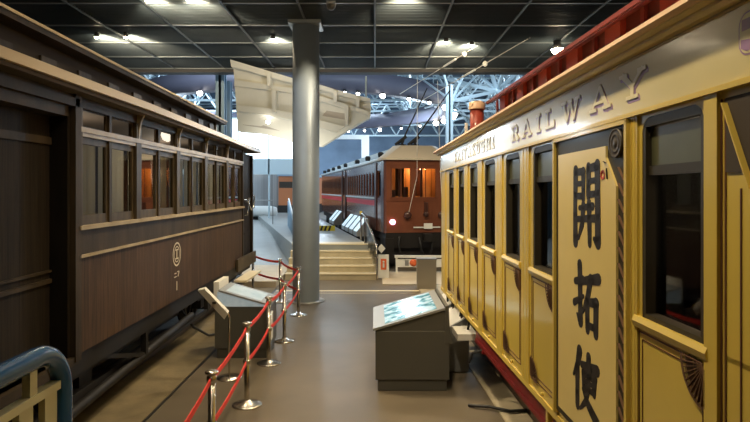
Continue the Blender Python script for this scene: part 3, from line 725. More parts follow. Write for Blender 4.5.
# ------------------------------------------------------------------ stanchions and belts
def make_stanchion():
    t = thing('barrier_post', 'x', 'barrier post')
    MB().lathe([(0,0),(.17,0),(.172,.012),(.15,.02),(.06,.035),(.04,.06),(0,.06)], n=32).build('base', M['chrome'], t)
    MB().lathe([(.031,.05),(.031,.9),(0,.9)], n=20).build('pole', M['chrome'], t)
    MB().lathe([(.034,.86),(.042,.865),(.042,.915),(.034,.92),(.034,.935),(.055,.94),(.058,.955),(.03,.965),(0,.966)], n=24).build('cap', M['chrome'], t)
    MB().lathe([(.034,.47),(.045,.475),(.045,.525),(.034,.53)], n=20).build('belt_collar', M['chrome'], t)
    return t
proto = make_stanchion()
SP = [(-1.28,3.45,'chrome barrier post nearest the camera, at the foot of the picture'),
      (-1.39,5.02,'chrome barrier post whose top shows at the bottom edge left of the aisle'),
      (-1.49,6.86,'chrome barrier post standing in front of the left kiosk, whole round base in view'),
      (-1.53,8.50,'chrome barrier post at the near right corner of the left kiosk'),
      (-1.50,9.77,'chrome barrier post just past the left kiosk, in front of the rope crossing'),
      (-1.53,11.8,'chrome barrier post directly in front of the round pillar'),
      (-2.12,13.2,'chrome barrier post left of the round pillar by the low step'),
      (-2.98,14.42,'chrome barrier post tucked beside the end step of the brown carriage')]
for i, (x, y, lb) in enumerate(SP):
    o = proto if i == 0 else copy_tree(proto)
    o.location = (x,y,0.021 if x < -2.5 else 0); o['label'] = lb
names = ['from the nearest post to the second', 'from the second post to the post before the kiosk', 'from the post before the left kiosk to its corner',
         'alongside the left kiosk', 'leading towards the pillar', 'crossing left from the pillar post', 'running left to the carriage steps']
for i in range(7):
    a_, b_ = Vector((SP[i][0],SP[i][1],0)), Vector((SP[i+1][0],SP[i+1][1],0)); d = (b_-a_).normalized()*.064
    a_ += d; b_ -= d
    for z, nm, sag in ((.89,'upper',.03),(.50,'lower',.03)):
        if i == 6 and nm == 'lower': z = .5
        pts = [(lerp(a_.x,b_.x,t), lerp(a_.y,b_.y,t), z-sag*4*t*(1-t)) for t in [k/10 for k in range(11)]]
        tag(MB().ribbon(pts,.05,.008).build('barrier_belt', M['belt']), 'red %s barrier belt %s' % (nm, names[i]), 'barrier belt')

# ------------------------------------------------------------------ viewing steps railing at the left foreground
struct(MB().box(-1.12,1.0,-2.4,1.97,0,.9).build('floor_viewing_deck', M['kerb']))
t = thing('handrail_fence', 'dark blue tubular handrail with cream balusters at the lower left', 'railing', (-.998,0,.9))
H = 1.105
pts = [(0,-1.0,H),(0,1.74,H)] + [(0,1.74+.14*math.sin(a_),H-.14+.14*math.cos(a_)) for a_ in [PI/2*k/8 for k in range(1,9)]] + [(0,1.88,0.0)]
MB().tube(pts,.031,18).build('handrail', M['railblue'], t)
MB().box(-.016,.016,-1.0,1.845,H-.125,H-.10).build('top_bar', M['railcream'], t)
for k in range(19):
    y_ = 1.80-.128*k
    MB().box(-.010,.010,y_-.033,y_+.033,0.06,H-.125).build('baluster', M['railcream'], t)
for y_ in (1.705,.95,.15,-.7): MB().box(-.012,.012,y_-.018,y_+.018,H-.10,H-.02).build('rail_bracket', M['railcream'], t)
MB().box(-.016,.016,-1.0,1.845,.03,.06).build('bottom_bar', M['railcream'], t)

# ------------------------------------------------------------------ things in the middle distance
t = thing('metal_cabinet', 'waist-high brushed metal box standing behind the right kiosk', 'cabinet', (1.3,14.8,0))
MB().box(-.24,.24,0,.3,0,.75).build('body', mat('dull_steel',(.42,.38,.31),.42,.8), t); MB().box(-.25,.25,-.01,.31,.75,.78).build('lid', M['kioskedge'], t)
t = thing('track_barrier', 'low white barrier with orange disc in front of the maroon railcar', 'barrier', (1.75,17.7,.03))
MB().box(-1.16,.95,-.05,.05,.44,.51).build('top_bar', M['white'], t)
MB().box(-1.08,.9,-.02,.02,.16,.40).build('panel', M['white'], t)
for x in (-1.1,0,.88): MB().box(x-.03,x+.03,-.03,.03,0,.45).build('leg', M['white'], t)
MB().lathe([(0,-.03),(.11,-.03),(.11,-.02),(0,-.02)], (-.60,0,.29), 24, 'y').build('orange_disc', M['orange'], t)
MB().box(-.85,-.74,-.03,-.02,.2,.37).box(-.38,-.3,-.03,-.02,.2,.37).build('printed_mark', M['kioskedge'], t)
t = thing('notice_sign', 'white floor sign with red symbol and diamond on top at the stair foot', 'sign', (.24,16.55,.03))
MB().box(-.15,.15,-.03,.03,0,.66).build('board', M['white'], t)
MB().box(-.08,.08,-.035,-.03,.24,.54).build('red_symbol', M['orange'], t)
MB().box(-.025,.025,-.04,-.035,.30,.42).lathe([(0,-.04),(.03,-.04),(.03,-.035),(0,-.035)],(0,0,.46),12,'y').build('figure', M['white'], t)
MB().prism([(-.06,.70),(.055,.83),(-.06,.96),(-.175,.83)], -.02, .0, 'y').build('diamond_plate', M['white'], t)
MB().box(-.075,-.05,-.01,.01,.6,.75).build('plate_stem', M['chrome'], t)
t = bpy.data.objects.new('stair_railing', None); COL.objects.link(t); t.parent = s_
MB().tube([(-.45,18.9,1.76),(-.33,18.0,1.74),(.03,16.42,.98),(.05,16.36,.9),(.06,16.36,0)],.03,10).build('handrail', M['chrome'], t)
MB().add([(-.30,17.9,1.66),(.03,16.45,.9),(.03,16.45,.2),(-.30,17.9,.92)],[(0,1,2,3)]).build('glass_panel', M['glassclr'], t)
MB().tube([(-.45,18.9,.875),(-.45,18.9,1.76)],.025,8).tube([(-.31,17.85,.875),(-.31,17.85,1.7)],.022,8).build('baluster', M['chrome'], t)
MB().box(-.49,-.41,18.84,18.92,1.72,1.82).build('yellow_cap', M['warn'], t)
# ramp parapet
t = thing('ramp_parapet', 'pale gray solid parapet with handrail beside the ramp left of the pillar', 'railing', (0,0,0))
q = MB(); A = (-2.5,18.6); B = (-4.0,27)
q.add([(A[0],A[1],.15),(B[0],B[1],.6),(B[0],B[1],2.0),(A[0],A[1],1.1),(A[0]+.1,A[1],.15),(B[0]+.1,B[1],.6),(B[0]+.1,B[1],2.0),(A[0]+.1,A[1],1.1)],
   [(0,1,2,3),(4,7,6,5),(2,6,7,3),(0,3,7,4),(1,5,6,2)]); q.build('panel', M['steelblue'], t)
MB().tube([(A[0]+.05,A[1]-.1,1.2),(B[0]+.05,B[1],2.1)],.035,8).build('handrail', M['white'], t)
# yellow-black bar and leaning boards on the platform
t = thing('warning_bar', 'yellow and black striped low bar across the raised platform', 'barrier', (-2.55,23.5,.875))
MB().box(0,.95,0,.12,0,.2).build('bar', M['warn'], t)
wb = MB()
for k in range(5): wb.prism([(.03+.16*k,.0),(.11+.16*k,.0),(.18+.16*k,.2),(.10+.16*k,.2)], -.004, 0, 'y')
wb.build('stripe', M['ink'], t)
FR = (.245,19.25)
def side_pt(s, off): # point along maroon railcar side
    a_ = .184; dx, dy = -math.sin(a_), math.cos(a_); return (FR[0]+dx*s-dy*off, FR[1]+dy*s+dx*off)
for k, s in enumerate((1.5,2.6,3.7,4.8,8.6,9.7)):
    px, py = side_pt(s, .62)
    t = thing('leaning_information_board', ['first','second','third','fourth','fifth','sixth'][k]+' white slanted board from the stairs along the maroon railcars', 'information board', (px,py,.875), .184, 'slanted boards along the maroon railcars')
    MB().prism([(.0,0),(.42,0),(.42,.62),(.38,.62),(0,.16)], 0, .85, 'y').build('stand', M['kioskedge'], t)
    MB().add([(.0,.03,.17),(.38,.03,.63),(.38,.82,.63),(.0,.82,.17)],[(0,1,2,3)]).build('face', mat('glow_board_face',(.7,.85,.9),.4,emit=(.7,.9,1),estr=.5), t)  # emission put into the plain board faces, which are no lamps

# ------------------------------------------------------------------ maroon electric railcars
def railcar(s0, length, front, label):
    ax, ay = FR[0]-math.sin(.184)*s0, FR[1]+math.cos(.184)*s0
    T = thing('electric_railcar', label, 'railway carriage', (ax,ay,0), .184)
    Wd = 2.25; L_ = length; ys = -.22 if front else 0
    z0, z1 = 1.12, 3.49
    zw0, zw1 = 2.24, 3.15
    MB().box(0,.05,ys,L_,z0,zw0).box(0,.05,ys,L_,zw1,z1).box(Wd-.05,Wd,ys,L_,z0,z1).box(.0,Wd,L_-.05,L_,z0,z1).build('side_panel', M['rail_red'], T)
    n = int((L_-1.8)/.62); y = 1.3
    MB().box(-.01,.05,ys,.22,z0,z1).box(-.03,.05,1.0,1.3,z0,z1).build('door_post', M['rail_dark'], T)
    dr = MB().box(.03,.06,.22,1.0,z0,2.3).box(.03,.06,.22,.32,2.3,3.1).box(.03,.06,.9,1.0,2.3,3.1).build('door', M['rail_red'], T)
    MB().box(.045,.05,.32,.9,2.3,3.1).build('pane', M['glass'], dr)
    k = 0
    while y < L_-.7:
        f = MB().box(-.012,.05,y,y+.09,zw0,zw1).box(-.005,.04,y,y+.62,zw0,zw0+.06).box(-.005,.04,y,y+.62,zw1-.05,zw1).box(-.012,.04,y+.53,y+.62,zw0,zw1).build('window', M['rail_red'], T)
        MB().box(.02,.025,y+.08,y+.54,zw0+.05,zw1-.04).build('pane', M['glass'], f); y += .62
    MB().box(-.012,.05,y,L_,zw0,zw1).build('end_post', M['rail_dark'], T)
    MB().box(-.014,0,1.3,L_-.1,1.95,2.14).build('red_stripe', M['stripe'], T)
    MB().box(-.02,0,ys,L_,3.42,3.46).build('side_moulding', M['rail_red'], T)
    MB().box(-.035,0,1.3,L_,2.19,2.25).build('window_sill', M['rail_roof2'], T)  # pale strip: reflections along the window bottoms put into the colour
    MB().box(.1,Wd-.1,.6,L_-.1,z0,z0+.05).box(.1,Wd-.1,.3,L_-.1,3.4,3.44).box(1.2,1.24,.9,L_-.3,z0,3.4).build('inner_lining', M['orangewood'], T)
    # roof
    MB().prism([(-.1,3.46),(-.1,3.52),(.35,3.68),(.42,3.70),(.42,3.90),(.7,3.98),(1.55,3.98),(1.86,3.90),(1.86,3.70),(1.93,3.68),(2.35,3.52),(2.35,3.46)], .32 if front else 0, L_, 'y').build('roof', M['rail_roof2'], T)
    y = .9
    while y < L_-.5:
        MB().lathe([(0,3.62),(.09,3.62),(.11,3.74),(.07,3.80),(0,3.80)], (.12,y,0), 12).build('roof_ventilator', M['black'], T); y += 2.6
    MB().box(.1,Wd-.1,.3,L_-.3,.85,1.12).box(.3,.5,1.5,L_-1.5,.5,.85).build('underframe', M['black'], T)
    MB().box(.25,2.0,1.4,4.7,.18,.75).box(.25,2.0,L_-4.4,L_-1.0,.18,.75).box(.4,2.1,4.7,L_-4.4,.35,.85).build('bogie_frame', M['black'], T)
    for y in (2.2,3.9,L_-3.6,L_-1.8):
        for xw in (.2,2.0): MB().lathe([(0,-.06),(.43,-.06),(.43,.04),(.46,.06),(0,.06)], (xw,y,.49), 24, 'x').build('wheel', M['black'], T)
    return T
car = railcar(0, 8.6, True, 'maroon electric railcar with lit cab windows, trolley poles and a pink tail lamp')
railcar(9.0, 12.0, False, 'second maroon railcar coupled behind the one with trolley poles')
# cab front: local x 0..2.25, front plane at local y -.32
zf0, zf1 = 1.12, 3.49
CW = 2.25
for za_, zb_ in ((zf0,2.22),(3.24,zf1)):
    MB().prism([(0,-.2),(.06,-.32),(CW-.06,-.32),(CW,-.2)], za_, zb_, 'z').build('cab_front', M['rail_red'], car)
for x0, x1 in ((.06,.20),(.89,.98),(1.74,2.19)): MB().box(x0,x1,-.32,-.26,2.22,3.24).build('cab_post', M['rail_red'], car)
MB().prism([(0,-.2),(.06,-.32),(.06,-.26),(.04,-.2)],2.22,3.24,'z').build('cab_post', M['rail_red'], car)
MB().prism([(CW,-.2),(CW-.06,-.32),(CW-.06,-.26),(CW-.04,-.2)],2.22,3.24,'z').build('cab_post', M['rail_red'], car)
for x0, x1 in ((.20,.89),(.98,1.74)):
    f = MB().box(x0,x1,-.335,-.29,2.22,2.27).box(x0,x1,-.335,-.29,3.19,3.24).box(x0,x0+.04,-.335,-.29,2.22,3.24).box(x1-.04,x1,-.335,-.29,2.22,3.24).box((x0+x1)/2-.015,(x0+x1)/2+.015,-.33,-.3,2.22,3.24).build('cab_window', M['rail_red'], car)
    MB().box(x0+.03,x1-.03,-.305,-.30,2.25,3.21).build('pane', M['glassclr'], f)
MB().box(.1,2.15,.55,.6,zf0,2.3).box(.1,.55,.55,.6,2.3,3.3).box(.85,1.1,.55,.6,2.3,3.3).box(1.5,2.15,.55,.6,2.3,3.3).build('cab_bulkhead', M['orangewood'], car)
MB().box(.58,.63,.2,.25,1.2,3.2).box(1.3,1.36,.1,.15,1.2,3.3).box(.72,.88,.1,.25,1.2,2.6).box(.1,.5,.3,.34,2.2,2.5).build('cab_fittings', M['rail_dark'], car)
MB().box(.04,CW-.04,-.345,-.32,2.15,2.20).box(.04,CW-.04,-.34,-.32,3.3,3.33).box(.97,1.0,-.335,-.32,1.15,2.15).box(1.58,1.61,-.335,-.32,1.15,2.15).build('cab_moulding', M['rail_red'], car)
hood = MB()
bot = [(-.1,.35),(-.1,-.3),(.02,-.42),(2.2,-.42),(2.35,-.3),(2.35,.35)]
top = [(.42,.35),(.45,.1),(.6,-.12),(1.62,-.12),(1.82,.1),(1.85,.35)]
vs = [(x,y,3.47) for x,y in bot]+[(x,y,3.53) for x,y in bot]+[(x,y,3.96) for x,y in top]
k = len(bot)
fs = [(i,i+1,k+i+1,k+i) for i in range(k-1)]+[(k+i,k+i+1,2*k+i+1,2*k+i) for i in range(k-1)]+[tuple(range(2*k,3*k)), tuple(range(k))]
hood.add(vs, fs); hood.build('roof_hood', M['rail_roof'], car)
MB().lathe([(0,-.40),(.085,-.40),(.085,-.32),(0,-.32)], (.26,0,1.47), 20, 'y').build('tail_lamp', M['tail'], car)
MB().box(1.30,1.58,-.38,-.34,1.24,1.42).box(.95,1.85,-.36,-.34,1.27,1.31).build('number_plate', M['white'], car)
for x in (.76,1.9): MB().lathe([(0,-.42),(.10,-.42),(.13,-.36),(.10,-.32),(0,-.32)], (x,0,1.68), 18, 'y').build('rope_catcher', M['rail_dark'], car)
MB().box(1.32,1.42,-.42,-.32,1.75,2.1).lathe([(0,-.45),(.07,-.45),(.09,-.36),(0,-.36)], (1.37,0,1.72), 14, 'y').build('lamp_bracket', M['rail_dark'], car)
MB().box(.05,2.2,-.3,.6,.62,1.12).box(.02,.3,-.36,.0,.2,.95).box(1.95,2.25,-.36,0,.2,.95).box(.1,2.15,-.2,.9,.1,.62).build('buffer_beam', M['black'], car)
MB().tube([(1.35,.0,.98),(1.35,-.55,.98)],.09,12).box(1.22,1.48,-.75,-.5,.86,1.1).build('coupler', M['black'], car)
MB().tube([(1.15,-.3,.95),(1.15,-.45,.8),(1.18,-.5,.55),(1.25,-.45,.45)],.03,8).tube([(1.55,-.3,.95),(1.55,-.45,.8),(1.52,-.5,.55),(1.48,-.45,.45)],.03,8).tube([(.5,-.3,1),(.45,-.42,.75),(.5,-.4,.5)],.03,8).build('brake_hose', M['lampbody'], car)
for (bx, by, tx, ty, tz) in ((.85,.9,1.62,.4,5.95),(1.3,.9,2.45,.5,5.9)):
    p_ = MB().tube([(bx,by,4.05),(bx+.12,by-.05,4.4),(tx,ty,tz)],[.05,.03,.018],8).build('trolley_pole', M['black'], car)
    MB().lathe([(0,-.05),(.16,-.05),(.16,.05),(0,.05)], (bx,by,4.02), 14).tube([(bx-.2,by+.1,4.05),(bx+.16,by-.04,4.35)],.06,8).build('pole_base', M['black'], p_)
MB().tube([(1.12,-.2,6.3),(1.05,-.43,2.95),(.78,-.43,1.78)],.008,6).build('trolley_rope', M['paper'], car)
MB().tube([(1.8,-.2,6.1),(1.84,-.43,2.95),(1.9,-.43,1.78)],.008,6).build('trolley_rope', M['paper'], car)

# overhead wires with insulators
for (a_, b_, lab, yy, zz) in (((3.3,17.9,6.9),(-.3,24,5.9),'left',.45,0),((4.4,18.1,6.9),(.7,24.5,5.9),'right',.4,0)):
    pass
def wire(p0, p1, ins, lab):
    p0, p1 = Vector(p0), Vector(p1)
    w_ = MB().tube([p0, p1], .012, 6).build('overhead_wire', M['paper']); tag(w_, lab, 'wire')
    q = p0.lerp(p1, ins); MB().lathe([(0,-.09),(.06,-.05),(.075,0),(.06,.05),(0,.09)], tuple(q), 12).build('insulator', M['white'], w_)
    q2 = p0.lerp(p1, ins+.07); d_ = (p1-p0).normalized(); MB().tube([q2-d_*.0, q2+d_*.8], .03, 6).build('splice_bar', M['white'], w_)
def PX(x, y, Y): return ((x-375)/590*Y, Y, 2.5-(y-190)/590*Y)
wire(PX(518,20,13.6), PX(400,94,21), .35, 'thin overhead wire with a white insulator, left of the two')
wire(PX(560,20,13.6), PX(418,103,21), .42, 'thin overhead wire with a white insulator, right of the two')

# ------------------------------------------------------------------ turntable hall beyond
RG = thing('ring_gallery', 'wide curved lilac gray gallery ring hanging over the turntable hall', 'gallery', (-5.6,43.8,0))
rr_ = 11.3
n = 72; vs = []
for (r_, z) in ((rr_,8.15),(rr_,9.25),(rr_-1.0,9.25),(rr_-1.0,8.15)):
    vs += [(r_*math.cos(2*PI*j/n), r_*math.sin(2*PI*j/n), z) for j in range(n)]
fs = [(k*n+j, k*n+(j+1)%n, ((k+1)%4)*n+(j+1)%n, ((k+1)%4)*n+j) for k in range(4) for j in range(n)]
MB().add(vs, fs, True).build('fascia', M['ring'], RG)
hr = MB()
for j in range(0,n,6):
    t_ = 2*PI*j/n; hr.tube([(rr_*math.cos(t_)*.96,rr_*math.sin(t_)*.96,9.2),(rr_*math.cos(t_)*.96,rr_*math.sin(t_)*.96,12.6)],.035,6)
hr.build('hanger', M['trusscol'], RG)
lampdirs = [-112,-104,-93,-78,-70,-66,-58,-48,-38,-26,-14,-8,0,8,14,22,34,46,58,66,74,86,92,100]
for k, dg in enumerate(lampdirs):
    t_ = math.radians(dg); x, y = -5.6+(rr_+.1)*math.cos(t_), 43.8+(rr_+.1)*math.sin(t_)
    o = thing('gallery_spotlight', 'small bright spotlight in the row along the ring gallery', 'lamp', (x,y,8.02), 0, 'spotlights along the ring gallery')
    MB().lathe([(0,.12),(.1,.12),(.13,-.02),(.12,-.02),(.0,.05)], n=12).build('housing', M['lampbody'], o)
    big = .24 if abs(dg) < 30 else (.17 if k % 3 == 0 else .11)  # bulbs enlarged towards the right end, glare put into their shape
    MB().lathe([(0,-big),(big*.7,-big*.7),(big,0),(big*.7,big*.5),(0,big*.5)], (0,0,-.06), 12).build('bulb', M['bulbcool'], o)
def PX(x, y, Y): return ((x-375)/590*Y, Y, 2.5-(y-190)/590*Y)
# roof trusses
def truss(p0, p1, depth, nseg, label, w=.16):
    p0, p1 = Vector(p0), Vector(p1); t = thing('roof_truss', label, 'truss', tuple(p0), 0, None)
    d = p1-p0; side = d.cross(Vector((0,0,1))).normalized()*.9
    up = Vector((0,0,depth)); ch_ = MB(); wb_ = MB()
    ch_.bar((0,0,0), tuple(d), w); ch_.bar(tuple(up+side), tuple(up+side+d), w*.8); ch_.bar(tuple(up-side), tuple(up-side+d), w*.8)
    for k in range(nseg):
        a_ = d*(k/nseg); b_ = d*((k+1)/nseg); m_ = (a_+b_)/2
        for s_k in (side, -side):
            wb_.bar(tuple(a_), tuple(m_+up+s_k), w*.55).bar(tuple(b_), tuple(m_+up+s_k), w*.55)
        wb_.bar(tuple(m_+up+side), tuple(m_+up-side), w*.5)
    ch_.build('chord', M['trusscol'], t); wb_.build('web_member', M['trusscol'], t)
    return t
for k_, (y_, z_) in enumerate(((40,9.6),(46,9.5),(52,9.45),(58,8.9),(64,8.4))):
    truss((-30,y_,z_),(30,y_,z_),1.9,26,['first','second','third','fourth','fifth'][k_]+' pale blue roof truss crossing the hall, counted from the camera side',.17)
for (a_,b_,lb_) in (((-14,34,9.8),(-20,66,9.0),'behind the brown carriage roof'),((-5,34,9.8),(-6,66,9.0),'above the middle of the ring gallery'),((2,34,9.8),(4,66,9.0),'just right of the round pillar'),
    ((8,30,9.8),(13,66,9.0),'right of the ring gallery'),((13,30,9.6),(24,66,8.8),'above the yellow carriage roof')):
    truss(a_,b_,1.6,14,'pale blue lengthwise roof truss '+lb_,.15)
def column(x, y, w, h, label, m='steelblue'):
    t = thing('steel_column', label, 'column', (x,y,0))
    MB().box(-w/2,w/2,-w/2,-w/2+.05,0,h).box(-w/2,w/2,w/2-.05,w/2,0,h).box(-.04,.04,-w/2,w/2,0,h).build('shaft', M[m], t)
    MB().box(-w*.7,w*.7,-w*.7,w*.7,0,.05).build('base_plate', M[m], t); return t
column(-5.22,20,.30,8.9,'blue gray steel column rising behind the brown carriage roof')
column(-6.15,24.5,.36,7.0,'shorter blue gray steel column behind the taller one, left')
bc = column(3.9,31,.36,8.0,'pale steel column with branching roof struts right of the ring gallery','trusscol')
sb = MB()
for (a_, b_, w_) in (((497,91,33),(447,79,36),.26),((497,91,33),(452,101,31),.24),((497,91,33),(489,66,35),.24),((497,91,33),(505,66,32),.2),((497,91,33),(475,70,38),.16),((497,91,33),(530,100,30),.24),
    ((452,101,31),(465,72,34),.14),((452,101,31),(478,74,36),.12),((452,101,31),(480,101,34),.16),((467,102,32),(476,120,30),.2),((452,104,31),(472,121,33),.12),((452,110,31),(474,119,33),.12),((452,121,31),(480,112,34),.12),
    ((452,101,31),(440,62,33),.14),((452,112,31),(500,104,35),.12),((455,78,34),(470,96,34),.1),((470,96,34),(484,80,34),.1),((484,80,34),(497,91,33),.1),((497,91,33),(520,70,34),.2),((515,64,35),(530,95,33),.14),
    ((452,101,31),(415,74,38),.12),((452,101,31),(425,108,37),.1),((447,79,36),(420,70,38),.14)):
    sb.bar(PX(*a_), PX(*b_), w_*.75)
sb.build('branching_strut', M['trusscol'], bc).location = (-3.9,-31,0)
MB().lathe([(0,-.25),(.25,0),(0,.25)], PX(497,91,33), 12).lathe([(0,-.22),(.22,0),(0,.22)], PX(452,101,31), 12).build('joint', M['trusscol'], bc).location = (-3.9,-31,0)

column(-10.5,55.5,.5,11.7,'far steel column at the left of the ring gallery')
# white portal
t = thing('portal_frame', 'white square portal frame high on the far blue wall', 'frame', (-2.0,50,0))
MB().box(-1.9,1.5,-.2,.2,6.8,7.15).build('beam', M['white'], t)
MB().box(.85,1.5,-.25,.25,.0,6.8).box(-6.5,-5.9,-.25,.25,0,6.8).box(-6.5,-1.9,-.2,.2,6.8,7.15).build('post', M['white'], t)
# framed sheet added to glow like an overexposed lit wall, on the left
gz = thing('glow_screen', 'brightly lit glazed screen at the far left behind the brown carriage', 'window', (-8.3,34,0))
MB().box(-3.2,4.0,.1,.16,4.3,6.6).build('glow_sheet', M['wallglow'], gz)
fr = MB().box(-3.2,4.0,-.0,.12,3.4,4.3).box(-3.2,4,.0,.12,6.6,6.7)
for k in range(5): fr.box(-3.2+1.78*k,-3.12+1.78*k,0,.2,0,6.6)
fr.build('frame', M['trusscol'], gz)
# cream suspended canopy
CY = 17.25
can = thing('cream_canopy', 'large cream angular ribbed canopy hanging behind the round pillar', 'canopy', (0,0,0))
def C(x, y, e=0):
    Y = CY + (150-y)*0.0 + (y-62)*.035 - e
    return ((x-375)/590*Y, Y, 2.5-(y-190)/590*Y)
def slab(pts, e0, e1, name, m):
    n = len(pts); a_ = [C(x,y,e0) for x,y in pts]; b_ = []
    for (x,y),p_ in zip(pts,a_):
        b_.append((p_[0], p_[1]-(e1-e0), p_[2]))
    return MB().add(a_+b_, [tuple(range(n)), tuple(range(2*n-1,n-1,-1))]+[(i,(i+1)%n,n+(i+1)%n,n+i) for i in range(n)]).build(name, m, can)
outline = [(233,62),(253,68),(273,74),(297,81),(322,87),(345,94),(370,100),(371,107),(370,117),(346,131),(322,146),(300,146),(282,138),(262,133),(238,131)]
slab(outline, 0, -.5, 'deck', M['cream'])
slab([(233,62),(253,68),(273,74),(297,81),(322,87),(345,94),(370,100),(370,103),(345,98),(322,92),(297,86),(273,80),(253,74),(234,69)], 0, .35, 'edge_beam', M['cream'])
slab([(236,81),(270,86),(300,90),(340,103),(369,112),(369,116),(340,108),(300,95),(270,91),(236,87)], 0, .22, 'mid_beam', M['cream'])
slab([(238,106),(262,108),(290,113),(320,121),(345,127),(336,133),(316,127),(290,120),(262,115),(238,112)], 0, .25, 'lower_beam', M['cream'])
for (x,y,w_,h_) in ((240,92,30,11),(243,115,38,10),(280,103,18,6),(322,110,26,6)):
    slab([(x,y),(x+w_,y+w_*.16),(x+w_,y+h_+w_*.16),(x,y+h_)], 0, .03, 'shade_panel', M['cream2'])  # flat panels, shade of recesses put into their darker cream
for (x,y,h_) in ((269,74,14),(274,92,22),(334,92,12),(356,99,10),(345,106,20),(312,86,30)):
    slab([(x,y),(x+4,y+1),(x+3.5,y+h_),(x+.5,y+h_)], .05, .45, 'rib', M['cream'])
lp = C(268,122,.35); MB().lathe([(0,-.08),(.09,0),(0,.08)], lp, 12).build('lamp', M['bulbcool'], can)
h_ = C(366,104,-.2); MB().tube([h_,(h_[0],h_[1],6.15)],.03,6).build('hanger', M['trusscol'], can)
# distant rolling stock at the far left opening
t = thing('freight_container', 'gray corrugated container on the far side of the ramp', 'container', (-8.1,45,.6))
MB().box(-1.2,1.0,0,4.2,.7,3.2).box(-1.0,.8,.3,4.0,.2,.7).build('body', mat('container_gray',(.33,.35,.36),.6,planks=(0,.15,.6)), t)
cz_ = MB()
for y in (1,3.4): cz_.lathe([(0,-.9),(.35,-.9),(.35,.9),(0,.9)], (-.1,y,.36), 14, 'x')
cz_.build('wheel', M['black'], t)
MB().lathe([(0,-.16),(.16,0),(0,.16)], (-.75,-.1,3.45), 14).build('lamp', M['bulbcool'], t)
t = thing('distant_locomotive', 'orange brown locomotive far away beside the gray container', 'locomotive', (-6.0,42.5,.6))
MB().box(-.95,1.6,0,10,.8,2.9).build('body', mat('loco_orange',(.50,.17,.06),.5), t)
MB().box(-.9,1.5,-.01,0,2.05,2.5).build('window', M['interior'], t)
MB().box(-.95,1.6,-.3,.0,.15,.8).box(-.8,1.4,0,9.8,.0,.8).build('underframe', M['black'], t)
MB().box(-1.05,1.7,-.1,10.1,2.9,3.1).build('roof', M['steelblue'], t)
t = thing('tank_barrel', 'white rounded buffer unit on the floor before the far locomotive', 'machine', (-7.5,38,.6))
MB().lathe([(0,-1.2),(.3,-1.15),(.38,-.8),(.38,.8),(.3,1.15),(0,1.2)], (0,0,.5), 20, 'x').build('barrel', M['white'], t)
MB().box(-.9,.9,-.3,.3,0,.2).build('cradle', M['black'], t)
t = thing('pipe_railing', 'white pipe barrier across the far end of the ramp', 'railing', (-5.4,28,.6))
MB().tube([(-1.9,0,1.4),(.6,0,1.4)],.025,8).build('bar', M['kioskedge'], t)
MB().tube([(-1.8,0,0),(-1.8,0,1.4)],.022,8).tube([(.55,0,0),(.55,0,1.4)],.022,8).build('post', M['kioskedge'], t)

# ------------------------------------------------------------------ ceiling lamps
WARM = (1,.80,.52)
lamps = [(-6.7,14.2,0),(-6.0,14.2,0),(-2.49,14.4,0),(1.77,14.7,0),(2.46,15.0,0),(4.54,14.7,1),
         (-4.4,11.4,0),(-3.6,11.4,0),(.6,11.2,0),(.3,8,0),(-.6,8,0),(-2.2,5,0),(2.9,5.5,0),(-.3,4.5,0),(-.6,2,0),(.6,2,0),(.4,-1,0),(-.8,-1,0)]
def make_lamp():
    t = thing('ceiling_spotlight', 'x', 'lamp', (0,0,0), 0, 'warm spotlights under the dark ceiling grid')
    MB().lathe([(0,-.02),(.05,-.02),(.055,-.14),(.06,-.2),(.05,-.2),(.04,-.1),(0,-.1)], n=16).build('housing', M['lampbody'], t)
    MB().lathe([(0,-.24),(.04,-.225),(.055,-.19),(0,-.17)], n=14).build('bulb', M['bulb'], t)
    MB().box(-.03,.03,-.03,.03,-.02,.02).build('mount', M['tbar'], t)
    return t
lproto = make_lamp()
LAB = {0:'small warm ceiling spotlight above the brown carriage, left of its pair',1:'small warm ceiling spotlight above the brown carriage, right of its pair',2:'small warm ceiling spotlight just left of the pillar top',
       3:'small warm ceiling spotlight left of the pair before the overhead wires',4:'small warm ceiling spotlight right of the pair before the overhead wires',5:'large glaring warm spotlight above the yellow carriage roof'}
for i, (x, y, big) in enumerate(lamps):
    o = lproto if i == 0 else copy_tree(lproto)
    o.location = (x,y,CEIL+(.11 if not big else -.02)); o['label'] = LAB.get(i, 'warm ceiling spotlight of the rows nearer the camera')
    if big:
        o.scale = (1.8,1.8,1.3)
        for c_ in o.children:
            if c_.name.startswith('bulb'): c_.scale = (1.7,1.7,1.9); c_.location = (0,-.03,.16)  # bulb enlarged, its glare put into the shape
    light('POINT', (x,y+.10,CEIL-.10 - .2*big), 9 + 20*big, WARM, .04)
for (x, y, big) in lamps[:9]:
    if not big:
        l = light('SPOT', (x,y+.1,CEIL-.13), 190, WARM, .05, spot=math.radians(80), blend=.9); aim(l, (x,y+1.1,CEIL+.08))
def down(x, y, e, tgt, spot=110, z=CEIL-.45, col=WARM, size=.12):
    l = light('SPOT', (x,y,z), e, col, size, spot=math.radians(spot)); aim(l, tgt); return l
down(-.3,4.5,380,(.4,5.5,0),120)
down(.3,8,290,(.9,8.5,1.5),125)
down(-.6,8,200,(-1.2,8,0),100)
down(-2.4,8.6,800,(1.6,7.6,.2),62)  # two added fills without fixtures, lighting the strip under the yellow carriage
down(-2.4,6.2,260,(1.6,6.0,.4),70)
down(-.2,2.2,430,(2.2,3.2,2.4),105)
down(.6,11.2,420,(.3,11,0),120)
down(2.9,5.5,130,(1.6,5.5,3.4),120)
down(-3.6,11.4,120,(-3.4,10.5,3.5),130)
down(-2.2,5,70,(-2.9,7.5,3.2),130)
down(2.46,15,520,(1.8,17.5,0),90)
